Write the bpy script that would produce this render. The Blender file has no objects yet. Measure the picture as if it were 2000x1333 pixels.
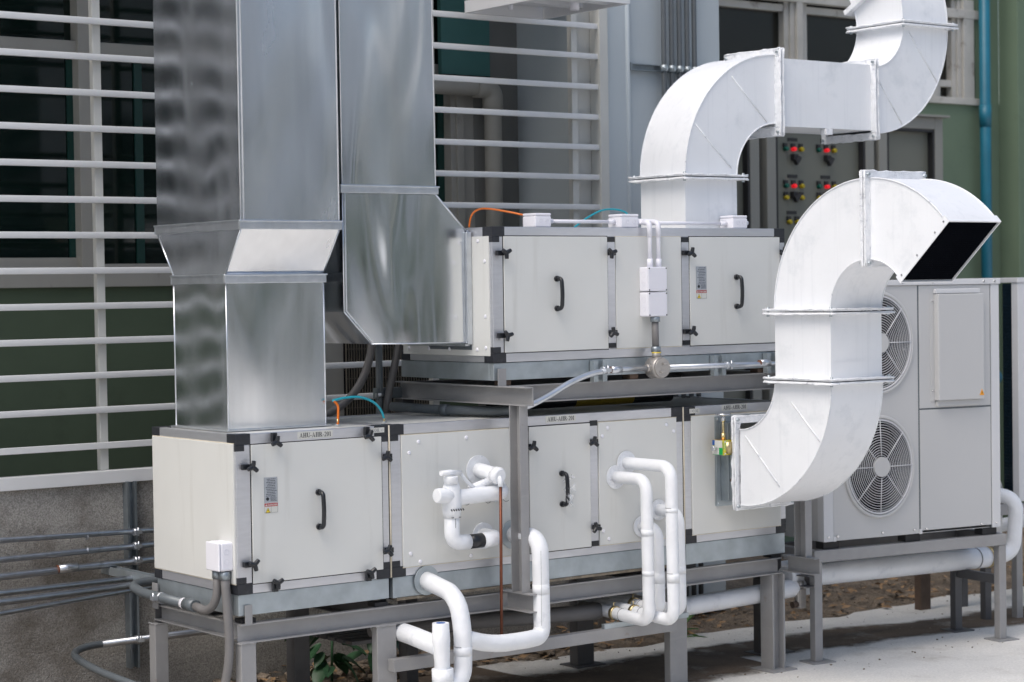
import bpy, bmesh, math, random
from mathutils import Vector, Matrix
random.seed(7)
D = bpy.data
SC = bpy.context.scene
COL = SC.collection
PI = math.pi

# ------------------------------------------------------------------ camera
_yaw, _pit, _rol = .646037854, -.0255410173, -.0149223976
_f = Vector((math.sin(_yaw)*math.cos(_pit), math.cos(_yaw)*math.cos(_pit), math.sin(_pit)))
_r0 = Vector((math.cos(_yaw), -math.sin(_yaw), 0)); _u0 = _r0.cross(_f)
_r = math.cos(_rol)*_r0+math.sin(_rol)*_u0
_u = -math.sin(_rol)*_r0+math.cos(_rol)*_u0
cam = D.cameras.new('camera'); camo = D.objects.new('camera', cam); COL.objects.link(camo)
camo.matrix_world = Matrix(((_r.x, _u.x, -_f.x, -5.081), (_r.y, _u.y, -_f.y, -9.024), (_r.z, _u.z, -_f.z, 1.501), (0, 0, 0, 1)))
cam.sensor_width = 36; cam.lens = 4061.146*36/2000; cam.clip_end = 500; cam.clip_start = .1
cam.dof.use_dof = True; cam.dof.focus_distance = 11.3; cam.dof.aperture_fstop = 2.5
SC.camera = camo

# ------------------------------------------------------------------ light
SUN_EL, SUN_AZ = 58, -168   # azimuth of the sun in degrees from +X axis (counter-clockwise)
w = D.worlds.new('World'); SC.world = w; w.use_nodes = True
wn = w.node_tree.nodes; wl = w.node_tree.links
sky = wn.new('ShaderNodeTexSky'); sky.sky_type = 'NISHITA'; sky.sun_disc = False
sky.sun_elevation = math.radians(SUN_EL); sky.sun_rotation = math.radians(90-SUN_AZ)
sky.air_density = 1.2; sky.dust_density = 4.0; sky.ozone_density = 1.0
bg = wn['Background']; wl.new(sky.outputs[0], bg.inputs[0]); bg.inputs[1].default_value = .135
sun = D.lights.new('sun', 'SUN'); sun.energy = 1.35; sun.angle = math.radians(45); sun.color = (1, .97, .92)
suno = D.objects.new('sun', sun); COL.objects.link(suno)
_sd = Vector((math.cos(math.radians(SUN_AZ))*math.cos(math.radians(SUN_EL)), math.sin(math.radians(SUN_AZ))*math.cos(math.radians(SUN_EL)), math.sin(math.radians(SUN_EL))))
suno.rotation_euler = _sd.to_track_quat('Z', 'Y').to_euler()
SC.view_settings.view_transform = 'Standard'; SC.view_settings.look = 'None'
SC.view_settings.exposure = 0.29; SC.view_settings.gamma = 1; SC.view_settings.use_curve_mapping = False
SC.cycles.max_bounces = 6; SC.cycles.use_denoising = True

# ------------------------------------------------------------------ materials
def mat(name, col, rough=.5, metal=0., var=.06, vscale=6., bump=0., bscale=40., stretch=None, spots=None, emit=0, coat=0, var2=0, rvar=0, dirt=None, bdetail=6, streak=None, wave=None):
    m = D.materials.new(name); m.use_nodes = True
    nt = m.node_tree; N = nt.nodes; L = nt.links; b = N['Principled BSDF']
    b.inputs['Roughness'].default_value = rough; b.inputs['Metallic'].default_value = metal
    if coat: b.inputs['Coat Weight'].default_value = coat
    tc = N.new('ShaderNodeTexCoord'); vec = tc.outputs['Object']
    if stretch:
        mp = N.new('ShaderNodeMapping'); mp.inputs['Scale'].default_value = stretch
        L.new(vec, mp.inputs[0]); svec = mp.outputs[0]
    else: svec = vec
    def noise(v, s, d=5, r=.55):
        n = N.new('ShaderNodeTexNoise'); n.inputs['Scale'].default_value = s; n.inputs['Detail'].default_value = d
        n.inputs['Roughness'].default_value = r; L.new(v, n.inputs['Vector']); return n.outputs['Fac']
    def ramp(f, a, bb, c0, c1):
        r = N.new('ShaderNodeMapRange'); r.inputs['From Min'].default_value = a; r.inputs['From Max'].default_value = bb
        r.inputs['To Min'].default_value = c0; r.inputs['To Max'].default_value = c1; L.new(f, r.inputs[0]); return r.outputs[0]
    n1 = noise(svec, vscale)
    f = ramp(n1, .3, .7, 1-var, 1+var)
    hs = N.new('ShaderNodeHueSaturation'); hs.inputs['Color'].default_value = (*col, 1); L.new(f, hs.inputs['Value'])
    out = hs.outputs[0]
    if var2:
        n3 = noise(vec, bscale*1.7, 3); f3 = ramp(n3, .3, .7, 1-var2, 1+var2)
        h2 = N.new('ShaderNodeHueSaturation'); L.new(out, h2.inputs['Color']); L.new(f3, h2.inputs['Value']); out = h2.outputs[0]
    if dirt:
        dc, th, amt, sc = dirt
        n2 = noise(svec, sc, 8, .65); f2 = ramp(n2, th, th+.14, 0, amt)
        mx = N.new('ShaderNodeMix'); mx.data_type = 'RGBA'; L.new(f2, mx.inputs['Factor']); L.new(out, mx.inputs['A']); mx.inputs['B'].default_value = (*dc, 1); out = mx.outputs['Result']
    if streak:
        dc, th, amt, st = streak
        mp3 = N.new('ShaderNodeMapping'); mp3.inputs['Scale'].default_value = st; L.new(vec, mp3.inputs[0])
        f4 = ramp(noise(mp3.outputs[0], 1, 7, .6), th, th+.2, 0, amt)
        mx = N.new('ShaderNodeMix'); mx.data_type = 'RGBA'; L.new(f4, mx.inputs['Factor']); L.new(out, mx.inputs['A']); mx.inputs['B'].default_value = (*dc, 1); out = mx.outputs['Result']
    L.new(out, b.inputs['Base Color'])
    if rvar:
        L.new(ramp(noise(svec, vscale*1.3, 6), .3, .7, max(.02, rough-rvar), rough+rvar), b.inputs['Roughness'])
    if bump:
        bp = N.new('ShaderNodeBump'); bp.inputs['Strength'].default_value = 1; bp.inputs['Distance'].default_value = bump
        L.new(noise(svec if stretch else vec, bscale, bdetail), bp.inputs['Height'])
        if wave:
            bw = N.new('ShaderNodeBump'); bw.inputs['Distance'].default_value = wave[1]; L.new(noise(vec, wave[0], 1.5, .4), bw.inputs['Height']); L.new(bw.outputs[0], bp.inputs['Normal'])
        L.new(bp.outputs[0], b.inputs['Normal'])
    if emit:
        b.inputs['Emission Color'].default_value = (*col, 1); b.inputs['Emission Strength'].default_value = emit
    return m

M = {}
M['cream'] = mat('cream_panel', (.665, .672, .65), .40, 0, .022, 2.5, .0002, 60, wave=(2.6, .006), rvar=.05, streak=((.40, .39, .35), .58, .28, (11, 11, .9)))
M['frame'] = mat('aluminium_frame', (.62, .63, .66), .38, .75, .05, 9, .0002, 60, (1, 1, 6))
M['galv'] = mat('galvanised_steel', (.42, .47, .50), .45, .7, .16, 7, .0004, 60, dirt=((.25, .2, .14), .66, .35, 5))
M['galv2'] = mat('galvanised_strut', (.30, .34, .37), .4, .75, .1, 14)
M['silver'] = None
M['white'] = mat('white_duct_paint', (.80, .82, .85), .42, 0, .03, 3, .0010, 28, dirt=((.56, .60, .64), .55, .45, 3.5), rvar=.1, streak=((.56, .59, .63), .55, .28, (26, 26, 1.1)), wave=(3.2, .010))
M['flange'] = mat('white_flange_sealant', (.78, .80, .83), .45, 0, .08, 20, .006, 45, dirt=((.28, .31, .37), .58, .7, 24))
M['tape'] = mat('white_insulation', (.80, .82, .85), .45, 0, .04, 6, .003, 30, dirt=((.45, .49, .55), .60, .45, 8), wave=(7, .012), rvar=.1)
M['pvc'] = mat('white_plastic', (.80, .80, .86), .35, 0, .01)
M['pvcshade'] = mat('white_plastic_shaded', (.74, .74, .80), .35, 0, .01)  # darker copy of the plastic, shade put into front lids and knockout rings
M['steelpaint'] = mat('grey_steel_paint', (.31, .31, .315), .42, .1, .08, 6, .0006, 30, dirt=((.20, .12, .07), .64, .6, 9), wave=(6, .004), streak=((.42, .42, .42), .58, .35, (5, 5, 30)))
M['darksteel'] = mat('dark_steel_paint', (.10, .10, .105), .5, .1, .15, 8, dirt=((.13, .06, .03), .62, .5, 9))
M['rustring'] = mat('rusty_thread', (.22, .09, .05), .7, .2, .2, 20)
M['rust'] = mat('rusty_steel', (.11, .075, .055), .7, .1, .2, 12, .001, 60)
M['black'] = mat('black_plastic', (.014, .016, .02), .3, 0, .1, 20)
M['matteblack'] = mat('black_rubber', (.02, .02, .022), .6, 0, .2, 9)
M['cornerblack'] = mat('corner_plastic', (.02, .022, .028), .42, 0, .25, 30, dirt=((.06, .065, .07), .6, .5, 30))
M['conduit'] = mat('steel_conduit', (.52, .55, .60), .30, .85, .14, 10, dirt=((.2, .2, .21), .58, .5, 12))
M['conduitbright'] = mat('bright_conduit', (.62, .65, .69), .3, .85, .1, 10)
M['darkconduit'] = mat('grey_coated_conduit', (.13, .15, .165), .4, .2, .08, 12)
M['vertconduit'] = mat('dull_grey_conduit', (.075, .088, .10), .7, 0, .08, 8)
M['flex'] = mat('grey_flexible_conduit', (.17, .165, .165), .5, 0, .06, 10)
M['conc'] = mat('rough_concrete', (.36, .345, .32), .95, 0, .2, 1.3, .008, 80, var2=.4, dirt=((.10, .08, .055), .50, .8, .9))
M['slab'] = mat('concrete_slab', (.69, .675, .64), .9, 0, .09, 2.2, .005, 45, var2=.10, dirt=((.34, .30, .25), .57, .55, 1.9))
M['dirtshade'] = mat('dirt_and_shade', (.115, .085, .06), .9, 0, .3, 4, .003, 50, var2=.25, dirt=((.30, .28, .25), .56, .8, 3.5))
M['litter'] = mat('dry_leaves', (.30, .19, .10), .8, 0, .5, 6)
M['soil'] = mat('soil', (.19, .15, .11), .95, 0, .35, 5, .02, 45, var2=.5, dirt=((.09, .065, .045), .5, .7, 3))
M['rock'] = mat('rock', (.21, .17, .13), .9, 0, .4, 9, .01, 40, var2=.3)
M['green'] = mat('green_wall_paint', (.13, .185, .125), .8, 0, .10, 1.3, .001, 40, dirt=((.05, .075, .045), .60, .5, 1.6))
M['olive'] = mat('olive_green_wall_paint', (.085, .118, .075), .8, 0, .10, 1.3, dirt=((.05, .06, .04), .58, .5, 1.6))
M['greyplaster'] = mat('grey_plaster', (.20, .20, .19), .85, 0, .07, 2)
M['whitewall'] = mat('pale_wall_paint', (.47, .525, .56), .7, 0, .04, 1.2, .001, 30, (1, 1, .3), dirt=((.32, .34, .33), .62, .4, 1.6))
M['fence'] = mat('cream_bar_paint', (.58, .585, .56), .45, 0, .05, 3, .0004, 30, dirt=((.3, .25, .19), .70, .6, 12))
M['fencebar'] = mat('pale_bar_paint', (.74, .75, .76), .4, 0, .05, 3, .0004, 30, dirt=((.36, .30, .24), .70, .6, 12), streak=((.5, .5, .48), .62, .4, (1.5, 8, 8)))
M['winframe'] = mat('window_frame_paint', (.36, .35, .32), .55, 0, .07, 3, .0006, 20, (1, 1, .4), dirt=((.12, .1, .08), .64, .6, 7))
M['oldframe'] = mat('weathered_frame_paint', (.44, .43, .40), .7, 0, .12, 4, .002, 30, dirt=((.13, .1, .08), .58, .75, 6))
M['glass'] = mat('dark_green_glass', (.003, .010, .008), .06, 0, .2, 3)
M['glassbrown'] = mat('dark_brown_glass', (.012, .012, .009), .25, 0, .2, 3)
M['teal'] = mat('teal_board', (.06, .17, .16), .5, 0, .05)
M['tealdark'] = mat('teal_tinted_strip', (.008, .045, .038), .3, 0, .1)
M['cabinet'] = mat('cabinet_enamel', (.235, .235, .215), .45, 0, .04, 2)
M['cabinetdoor'] = mat('cabinet_door_enamel', (.15, .155, .13), .4, 0, .05, 1)
M['blue'] = mat('blue_pipe', (.008, .13, .20), .45, 0, .1, 5, dirt=((.03, .08, .1), .68, .6, 12))
M['unit'] = mat('condenser_enamel', (.52, .525, .53), .4, 0, .015, 1.5)
M['unitlight'] = mat('condenser_trim', (.62, .63, .65), .4, 0, .01)
M['wire'] = mat('guard_wire', (.62, .63, .66), .4, .1, .02)
M['void'] = None
M['void'] = mat('dark_interior', (.006, .007, .010), .8, 0, .1)
M['void'].node_tree.nodes['Principled BSDF'].inputs['Specular IOR Level'].default_value = 0
M['coil'] = mat('coil_fins', (.006, .018, .03), .4, .3, .3, 30, .002, 90)
M['copper'] = mat('copper_rod', (.16, .055, .03), .45, .55, .3, 12)
M['brass'] = mat('zinc_plated', (.55, .45, .25), .3, .9, .3, 14)
M['chrome'] = mat('bright_zinc', (.7, .71, .73), .22, .95, .08, 20)
M['castal'] = mat('cast_aluminium', (.42, .40, .38), .4, .6, .1, 20, .0006, 60)
M['paper'] = mat('label_paper', (.62, .62, .58), .5, 0, .02)
M['ink'] = mat('label_ink', (.012, .014, .02), .5, 0, .02)
M['inkfaint'] = mat('faded_ink', (.22, .23, .24), .6, 0, .1)
M['red'] = mat('red_print', (.38, .03, .04), .5, 0, .05)
M['yellow'] = mat('yellow_print', (.75, .58, .03), .5, 0, .05)
M['orangep'] = mat('orange_print', (.85, .35, .01), .5, 0, .05)
M['bluep'] = mat('blue_print', (.01, .10, .38), .5, 0, .05)
M['greenp'] = mat('green_print', (.0, .36, .07), .5, 0, .05)
M['lampred'] = mat('red_lamp', (.75, .012, .02), .3, 0, 0, emit=.5)
M['lampgreen'] = mat('green_button', (.0, .10, .07), .3, 0, .05)
M['lampyellow'] = mat('yellow_button', (.42, .33, .01), .3, 0, .05)
M['orangehose'] = mat('orange_hose', (.75, .17, .01), .35, 0, .03)
M['bluehose'] = mat('blue_hose', (.01, .33, .42), .35, 0, .03)
M['nameplate'] = mat('grey_nameplate', (.40, .43, .47), .4, .2, .02)
M['leaf'] = mat('leaf', (.035, .10, .045), .4, 0, .3, 9)
M['grassblade'] = mat('grass_blade', (.10, .22, .05), .5, 0, .3, 9)
M['wood'] = mat('weathered_board', (.20, .17, .13), .9, 0, .4, 20, .003, 60, dirt=((.45, .42, .36), .56, .7, 16))
M['seal'] = mat('cream_sealant', (.68, .62, .50), .6, 0, .1, 20)
M['plasticwrap'] = mat('clear_wrap', (.8, .82, .84), .15, 0, .05)
M['plasticwrap'].node_tree.nodes['Principled BSDF'].inputs['Alpha'].default_value = .45
M['buildpale'] = mat('pale_render', (.58, .59, .60), .85, 0, .08, .5)
M['builddark'] = mat('far_window_glass', (.03, .035, .04), .2, 0, .1, .5)
M['foliage'] = mat('tree_foliage', (.05, .09, .03), .7, 0, .3, 2)
M['bark'] = mat('tree_bark', (.09, .07, .05), .9, 0, .3, 4)

def silver_mat(name, base, r0, wav, seed):
    m = D.materials.new(name); m.use_nodes = True
    nt = m.node_tree; N = nt.nodes; L = nt.links; b = N['Principled BSDF']
    b.inputs['Metallic'].default_value = 1
    tc = N.new('ShaderNodeTexCoord')
    mp = N.new('ShaderNodeMapping'); mp.inputs['Scale'].default_value = (2.1, 2.1, .62); mp.inputs['Location'].default_value = (seed, seed*1.7, seed*.3)
    L.new(tc.outputs['Object'], mp.inputs[0])
    n = N.new('ShaderNodeTexNoise'); n.inputs['Scale'].default_value = 1.0; n.inputs['Detail'].default_value = .8; n.inputs['Roughness'].default_value = .3; n.inputs['Distortion'].default_value = .7
    L.new(mp.outputs[0], n.inputs['Vector'])
    bp = N.new('ShaderNodeBump'); bp.inputs['Distance'].default_value = wav; L.new(n.outputs['Fac'], bp.inputs['Height'])
    mp2 = N.new('ShaderNodeMapping'); mp2.inputs['Scale'].default_value = (16, 16, 1.1); L.new(tc.outputs['Object'], mp2.inputs[0])
    n2 = N.new('ShaderNodeTexNoise'); n2.inputs['Scale'].default_value = 1.5; n2.inputs['Detail'].default_value = 6; L.new(mp2.outputs[0], n2.inputs['Vector'])
    bp2 = N.new('ShaderNodeBump'); bp2.inputs['Distance'].default_value = .00006; L.new(n2.outputs['Fac'], bp2.inputs['Height']); L.new(bp.outputs[0], bp2.inputs['Normal'])
    L.new(bp2.outputs[0], b.inputs['Normal'])
    mr = N.new('ShaderNodeMapRange'); mr.inputs['From Min'].default_value = .3; mr.inputs['From Max'].default_value = .7
    mr.inputs['To Min'].default_value = r0-.05; mr.inputs['To Max'].default_value = r0+.07
    n3 = N.new('ShaderNodeTexNoise'); n3.inputs['Scale'].default_value = 1.7; n3.inputs['Detail'].default_value = 4; n3.inputs['Distortion'].default_value = .6
    L.new(mp.outputs[0], n3.inputs['Vector']); L.new(n3.outputs['Fac'], mr.inputs[0]); L.new(mr.outputs[0], b.inputs['Roughness'])
    hs = N.new('ShaderNodeHueSaturation'); hs.inputs['Color'].default_value = (*base, 1)
    mr2 = N.new('ShaderNodeMapRange'); mr2.inputs['From Min'].default_value = .3; mr2.inputs['From Max'].default_value = .7; mr2.inputs['To Min'].default_value = .96; mr2.inputs['To Max'].default_value = 1.03
    L.new(n2.outputs['Fac'], mr2.inputs[0]); L.new(mr2.outputs[0], hs.inputs['Value']); L.new(hs.outputs[0], b.inputs['Base Color'])
    return m
M['silver'] = silver_mat('bare_sheet_metal', (.84, .86, .88), .165, .055, 1.3)
M['silver2'] = silver_mat('bare_sheet_metal_dull', (.82, .84, .86), .155, .060, 5.1)
M['silver3'] = silver_mat('bare_sheet_metal_brushed', (.82, .84, .87), .22, .032, 2.2)
M['silverband'] = mat('joint_band_metal', (.66, .69, .73), .3, .9, .1, 12, .002, 30)

# ------------------------------------------------------------------ geometry helpers
def BM(): return bmesh.new()
def box(bm, x0, x1, y0, y1, z0, z1, mt=None):
    if x0 > x1: x0, x1 = x1, x0
    if y0 > y1: y0, y1 = y1, y0
    if z0 > z1: z0, z1 = z1, z0
    vs = [bm.verts.new((x, y, z)) for z in (z0, z1) for y in (y0, y1) for x in (x0, x1)]
    for q in ((0, 2, 3, 1), (4, 5, 7, 6), (0, 1, 5, 4), (2, 6, 7, 3), (0, 4, 6, 2), (1, 3, 7, 5)):
        bm.faces.new([vs[i] for i in q])
    return bm
def prism(bm, pts, axis, a0, a1):
    """pts 2D polygon extruded along axis; 2D coords are the two other axes in order"""
    def P(p, a):
        l = list(p); l.insert('xyz'.index(axis), a); return bm.verts.new(l)
    A = [P(p, a0) for p in pts]; B = [P(p, a1) for p in pts]
    n = len(pts)
    bm.faces.new(A[::-1]); bm.faces.new(B)
    for i in range(n): bm.faces.new((A[i], A[(i+1) % n], B[(i+1) % n], B[i]))
    bmesh.ops.recalc_face_normals(bm, faces=bm.faces[:])
    return bm
def fillet(pts, R, n=7):
    pts = [Vector(p) for p in pts]
    out = [pts[0]]
    for i in range(1, len(pts)-1):
        a, b, c = pts[i-1], pts[i], pts[i+1]
        d1 = (a-b); d2 = (c-b)
        rr = R[i-1] if isinstance(R, (list, tuple)) else R
        t = min(rr, d1.length*.49, d2.length*.49)
        if t < 1e-4: out.append(b); continue
        p0 = b+d1.normalized()*t; p2 = b+d2.normalized()*t
        for k in range(n+1):
            s = k/n
            # circular-ish blend (quadratic weighted)
            w_ = .75
            q = ((1-s)**2*p0+2*s*(1-s)*w_*b+s*s*p2)/((1-s)**2+2*s*(1-s)*w_+s*s)
            out.append(q)
    out.append(pts[-1]); return out
def tube(bm, pts, r, seg=14, R=0, caps=True, wob=0, hollow=None):
    P = fillet(pts, R) if R else [Vector(p) for p in pts]
    if wob:
        Q = []
        for i in range(len(P)-1):
            L_ = (P[i+1]-P[i]).length; k = max(1, int(L_/.05))
            for j in range(k): Q.append(P[i].lerp(P[i+1], j/k))
        Q.append(P[-1]); P = Q
    rings = []; up = None
    for i, p in enumerate(P):
        if i == 0: t = P[1]-P[0]
        elif i == len(P)-1: t = P[-1]-P[-2]
        else: t = (P[i+1]-P[i]).normalized()+(P[i]-P[i-1]).normalized()
        t.normalize()
        if up is None:
            up = Vector((0, 0, 1)) if abs(t.z) < .9 else Vector((1, 0, 0))
        s = t.cross(up).normalized(); up = s.cross(t).normalized()
        rr = r(i/(len(P)-1)) if callable(r) else r
        if wob: rr *= 1+random.uniform(-wob, wob)
        rings.append([bm.verts.new(p+(math.cos(2*PI*k/seg)*s+math.sin(2*PI*k/seg)*up)*rr) for k in range(seg)])
    for a, b in zip(rings, rings[1:]):
        for k in range(seg): bm.faces.new((a[k], a[(k+1) % seg], b[(k+1) % seg], b[k])).smooth = True
    if caps: bm.faces.new(rings[0][::-1]); bm.faces.new(rings[-1])
    return bm
def cyl(bm, a, b, r, seg=20): return tube(bm, [a, b], r, seg)
def disc(bm, c, ax, r, t, seg=28):
    c = Vector(c); return cyl(bm, c, c+Vector(ax)*t, r, seg)
def wpos(o):
    p = Vector((0, 0, 0))
    while o is not None: p += o.location; o = o.parent
    return p
def obj(name, bm, m, parent=None, bevel=0, local=False, smooth=False):
    me = D.meshes.new(name)
    if parent is not None and not local:
        bmesh.ops.translate(bm, verts=bm.verts, vec=-wpos(parent))
    if smooth:
        for f in bm.faces: f.smooth = True
    bm.to_mesh(me); bm.free()
    o = D.objects.new(name, me); COL.objects.link(o)
    o.data.materials.append(M[m] if isinstance(m, str) else m)
    if parent is not None: o.parent = parent
    if bevel:
        b = o.modifiers.new('bevel', 'BEVEL'); b.width = bevel; b.segments = 2; b.limit_method = 'ANGLE'; b.angle_limit = .6
        o.modifiers.new('wn', 'WEIGHTED_NORMAL').keep_sharp = True
        for p in o.data.polygons: p.use_smooth = True
    return o
def tag(o, label=None, cat=None, group=None, kind=None):
    if label: o['label'] = label
    if cat: o['category'] = cat
    if group: o['group'] = group
    if kind: o['kind'] = kind
    return o
def thing(name, label, cat, loc=(0, 0, 0), rz=0, group=None):
    o = D.objects.new(name, None); COL.objects.link(o); o.location = loc; o.rotation_euler = (0, 0, rz); o.empty_display_size = .1
    return tag(o, label, cat, group)
def strands(name, parent, m, paths, r, seg=6):
    for p in paths: obj(name, tube(BM(), p, r, seg, caps=len(p) == 2), m, parent)
def kids(o): return [c for c in D.objects if c.parent == o]
def copy_tree(o, parent=None):
    c = o.copy(); COL.objects.link(c); c.parent = parent
    for ch in kids(o): copy_tree(ch, c)
    return c
def BX(*a): return box(BM(), *a)
def inst(src, parent, loc, rot=None, name=None):
    o = D.objects.new(name or src.name.split('.')[0], src.data); COL.objects.link(o); o.parent = parent; o.location = loc
    if rot: o.rotation_euler = rot
    for md in src.modifiers:
        if md.type == 'BEVEL':
            b = o.modifiers.new('bevel', 'BEVEL'); b.width = md.width; b.segments = 2; b.limit_method = 'ANGLE'; b.angle_limit = .6
    return o

# lettering in strokes: bold serif capitals
def glyph(bm, ch, x, z, h, y):
    W = {'A': .78, 'H': .82, 'U': .78, 'I': .40, 'R': .78, '-': .40, '2': .56, '0': .56, '1': .44, 'C': .70, 'O': .76, 'L': .66, '>': .5, ' ': .3}.get(ch, .6)
    s = h*.92
    T, t = .19, .075
    def quad(p):
        vs = [bm.verts.new((x+q[0]*s, y, z+q[1]*h)) for q in p]
        bm.faces.new(vs)
    def bar(x0, z0, x1, z1): quad(((x0, z0), (x1, z0), (x1, z1), (x0, z1)))
    def serif(cx, zz, w=.34):
        bar(cx-w/2, zz, cx+w/2, zz+.05) if zz < .5 else bar(cx-w/2, zz-.05, cx+w/2, zz)
    def ring(cx, cz, rx, rz, a0, a1, T=.17, n=14):
        for k in range(n):
            a = math.radians(a0+(a1-a0)*k/n); b = math.radians(a0+(a1-a0)*(k+1)/n)
            def pt(an, inn):
                th = (T*abs(math.cos(an))+t*abs(math.sin(an))) if inn else 0
                return (cx+(rx-(th))*math.cos(an), cz+(rz-(t if inn else 0))*math.sin(an))
            quad((pt(a, 0), pt(b, 0), pt(b, 1), pt(a, 1)))
    if ch == 'A':
        quad(((.06, 0), (.06+t, 0), (.40, 1), (.34, .93))); quad(((.50, 0), (.50+T, 0), (.42, 1), (.32, 1))); bar(.2, .30, .52, .37); serif(.1, 0, .22); serif(.6, 0, .3)
    elif ch == 'H':
        bar(.1, 0, .1+T, 1); bar(.54, 0, .54+T, 1); bar(.29, .47, .54, .55); [serif(c, q, .34) for c in (.195, .635) for q in (0, 1)]
    elif ch == 'U':
        bar(.1, .25, .1+T, 1); bar(.60, .25, .60+t, 1); ring(.388, .3, .287, .3, 180, 360); serif(.195, 1, .34); serif(.64, 1, .24)
    elif ch == 'I':
        bar(.11, 0, .11+T, 1); serif(.205, 0); serif(.205, 1)
    elif ch == 'R':
        bar(.1, 0, .1+T, 1); serif(.195, 0); bar(.05, .95, .36, 1); bar(.29, .46, .4, .52); ring(.36, .73, .27, .27, -90, 90); quad(((.36, .48), (.50, .48), (.78, 0), (.56, 0)))
    elif ch == '-': bar(.04, .28, .32, .40)
    elif ch == '0': ring(.27, .5, .25, .5, 0, 360, .15, 18)
    elif ch == '1': bar(.15, 0, .15+T*.85, 1); serif(.235, 0, .32); quad(((.04, .8), (.15, .85), (.2, 1), (.16, 1)))
    elif ch == '2':
        ring(.27, .72, .24, .28, -20, 160, .16, 10); quad(((.03, 0), (.2, .1), (.5, .62), (.36, .58))); bar(.03, 0, .5, .13)
    elif ch == 'C': ring(.36, .5, .32, .5, 45, 315, .17, 14)
    elif ch == 'O': ring(.38, .5, .34, .5, 0, 360, .15, 16)
    elif ch == 'L': bar(.1, 0, .1+T, 1); bar(.1, 0, .58, .07); serif(.195, 1); quad(((.5, 0), (.6, 0), (.6, .25), (.56, .2)))
    elif ch == '>': quad(((.05, .1), (.12, .05), (.45, .42), (.38, .48))); quad(((.05, .8), (.12, .85), (.45, .42), (.38, .42)))
    return x+W*s
def text_label(parent, txt, x0, x1, zc, h, y, mat_='ink'):
    bm = BM(); x = 0
    for ch in txt: x = glyph(bm, ch, x, -h/2, h, 0)
    k = (x1-x0)/x
    bmesh.ops.scale(bm, vec=(k, 1, 1), verts=bm.verts); bmesh.ops.translate(bm, vec=(x0, y, zc), verts=bm.verts)
    return obj('lettering', bm, mat_, parent)
def sans(parent, txt, x0, x1, z0, h, y, m):
    c = D.curves.new('lettering', 'FONT'); c.body = txt; c.size = h*1.35; c.offset = h*.03
    o = D.objects.new('lettering_curve', c); COL.objects.link(o)
    bpy.context.view_layer.update()
    me = D.meshes.new_from_object(o.evaluated_get(bpy.context.evaluated_depsgraph_get()))
    D.objects.remove(o)
    xs = [v.co.x for v in me.vertices]; k = (x1-x0)/(max(xs)-min(xs))
    p = wpos(parent)
    for v in me.vertices: v.co = Vector(((v.co.x-min(xs))*k+x0-p.x, y-p.y, v.co.y+z0-p.z))
    me.materials.clear(); me.materials.append(M[m])
    o = D.objects.new('lettering', me); COL.objects.link(o); o.parent = parent
    return o

G = -.827
# ------------------------------------------------------------------ ground
bm = BM()
def edge_y(x): return 1.24+.05*math.sin(x*3.1)+.035*math.sin(x*7.7+1)+.02*math.sin(x*17)+(-.55*max(0, min(1, (1.6-x)/.9)))
xs = [-60, -20, -8]+[-6+i*.12 for i in range(170)]+[20, 60]
prev = None
for x in xs:
    c = [bm.verts.new((x, y, G)) for y in (-60, -12)] + [bm.verts.new((x, edge_y(x), G)), bm.verts.new((x, edge_y(x)+.03, G-.05)), bm.verts.new((x, edge_y(x)+.05, G-.2))]
    if prev:
        for i in range(4): bm.faces.new((prev[i], c[i], c[i+1], prev[i+1]))
    prev = c
tag(obj('ground_slab', bm, 'slab'), kind='structure')
bm = BM(); prev = None; cl = bm.verts.layers.float.new('fade')  # dirt sheet on the slab; its dark tone also paints the shade under the units
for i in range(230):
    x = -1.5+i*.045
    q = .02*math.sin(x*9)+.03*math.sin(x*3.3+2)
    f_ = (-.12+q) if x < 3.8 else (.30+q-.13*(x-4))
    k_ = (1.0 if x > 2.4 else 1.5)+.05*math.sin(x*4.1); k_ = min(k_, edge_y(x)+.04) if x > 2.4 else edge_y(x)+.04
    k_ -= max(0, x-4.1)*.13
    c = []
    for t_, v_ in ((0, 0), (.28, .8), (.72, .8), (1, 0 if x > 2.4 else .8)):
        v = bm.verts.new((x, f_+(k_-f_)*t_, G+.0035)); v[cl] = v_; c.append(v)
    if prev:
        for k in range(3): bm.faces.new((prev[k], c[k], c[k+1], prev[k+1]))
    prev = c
md = M['dirtshade']; nt = md.node_tree; N = nt.nodes; L = nt.links
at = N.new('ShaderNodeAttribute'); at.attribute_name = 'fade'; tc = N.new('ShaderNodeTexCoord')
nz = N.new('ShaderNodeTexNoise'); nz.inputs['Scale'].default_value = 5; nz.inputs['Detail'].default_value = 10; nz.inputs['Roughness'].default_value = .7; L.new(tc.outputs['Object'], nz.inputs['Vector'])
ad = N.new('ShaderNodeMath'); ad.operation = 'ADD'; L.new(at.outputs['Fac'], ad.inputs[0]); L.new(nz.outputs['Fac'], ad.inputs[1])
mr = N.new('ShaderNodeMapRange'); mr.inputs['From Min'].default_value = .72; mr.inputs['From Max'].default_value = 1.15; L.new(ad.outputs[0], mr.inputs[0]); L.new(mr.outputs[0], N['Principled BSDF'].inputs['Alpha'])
tag(obj('dirt_and_shade', bm, 'dirtshade'), 'damp dirt and painted shade on the slab beneath the units', 'dirt', kind='stuff')
bm = BM()
n_x, n_y = 150, 34
from mathutils import noise as mnoise
vv = []
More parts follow.
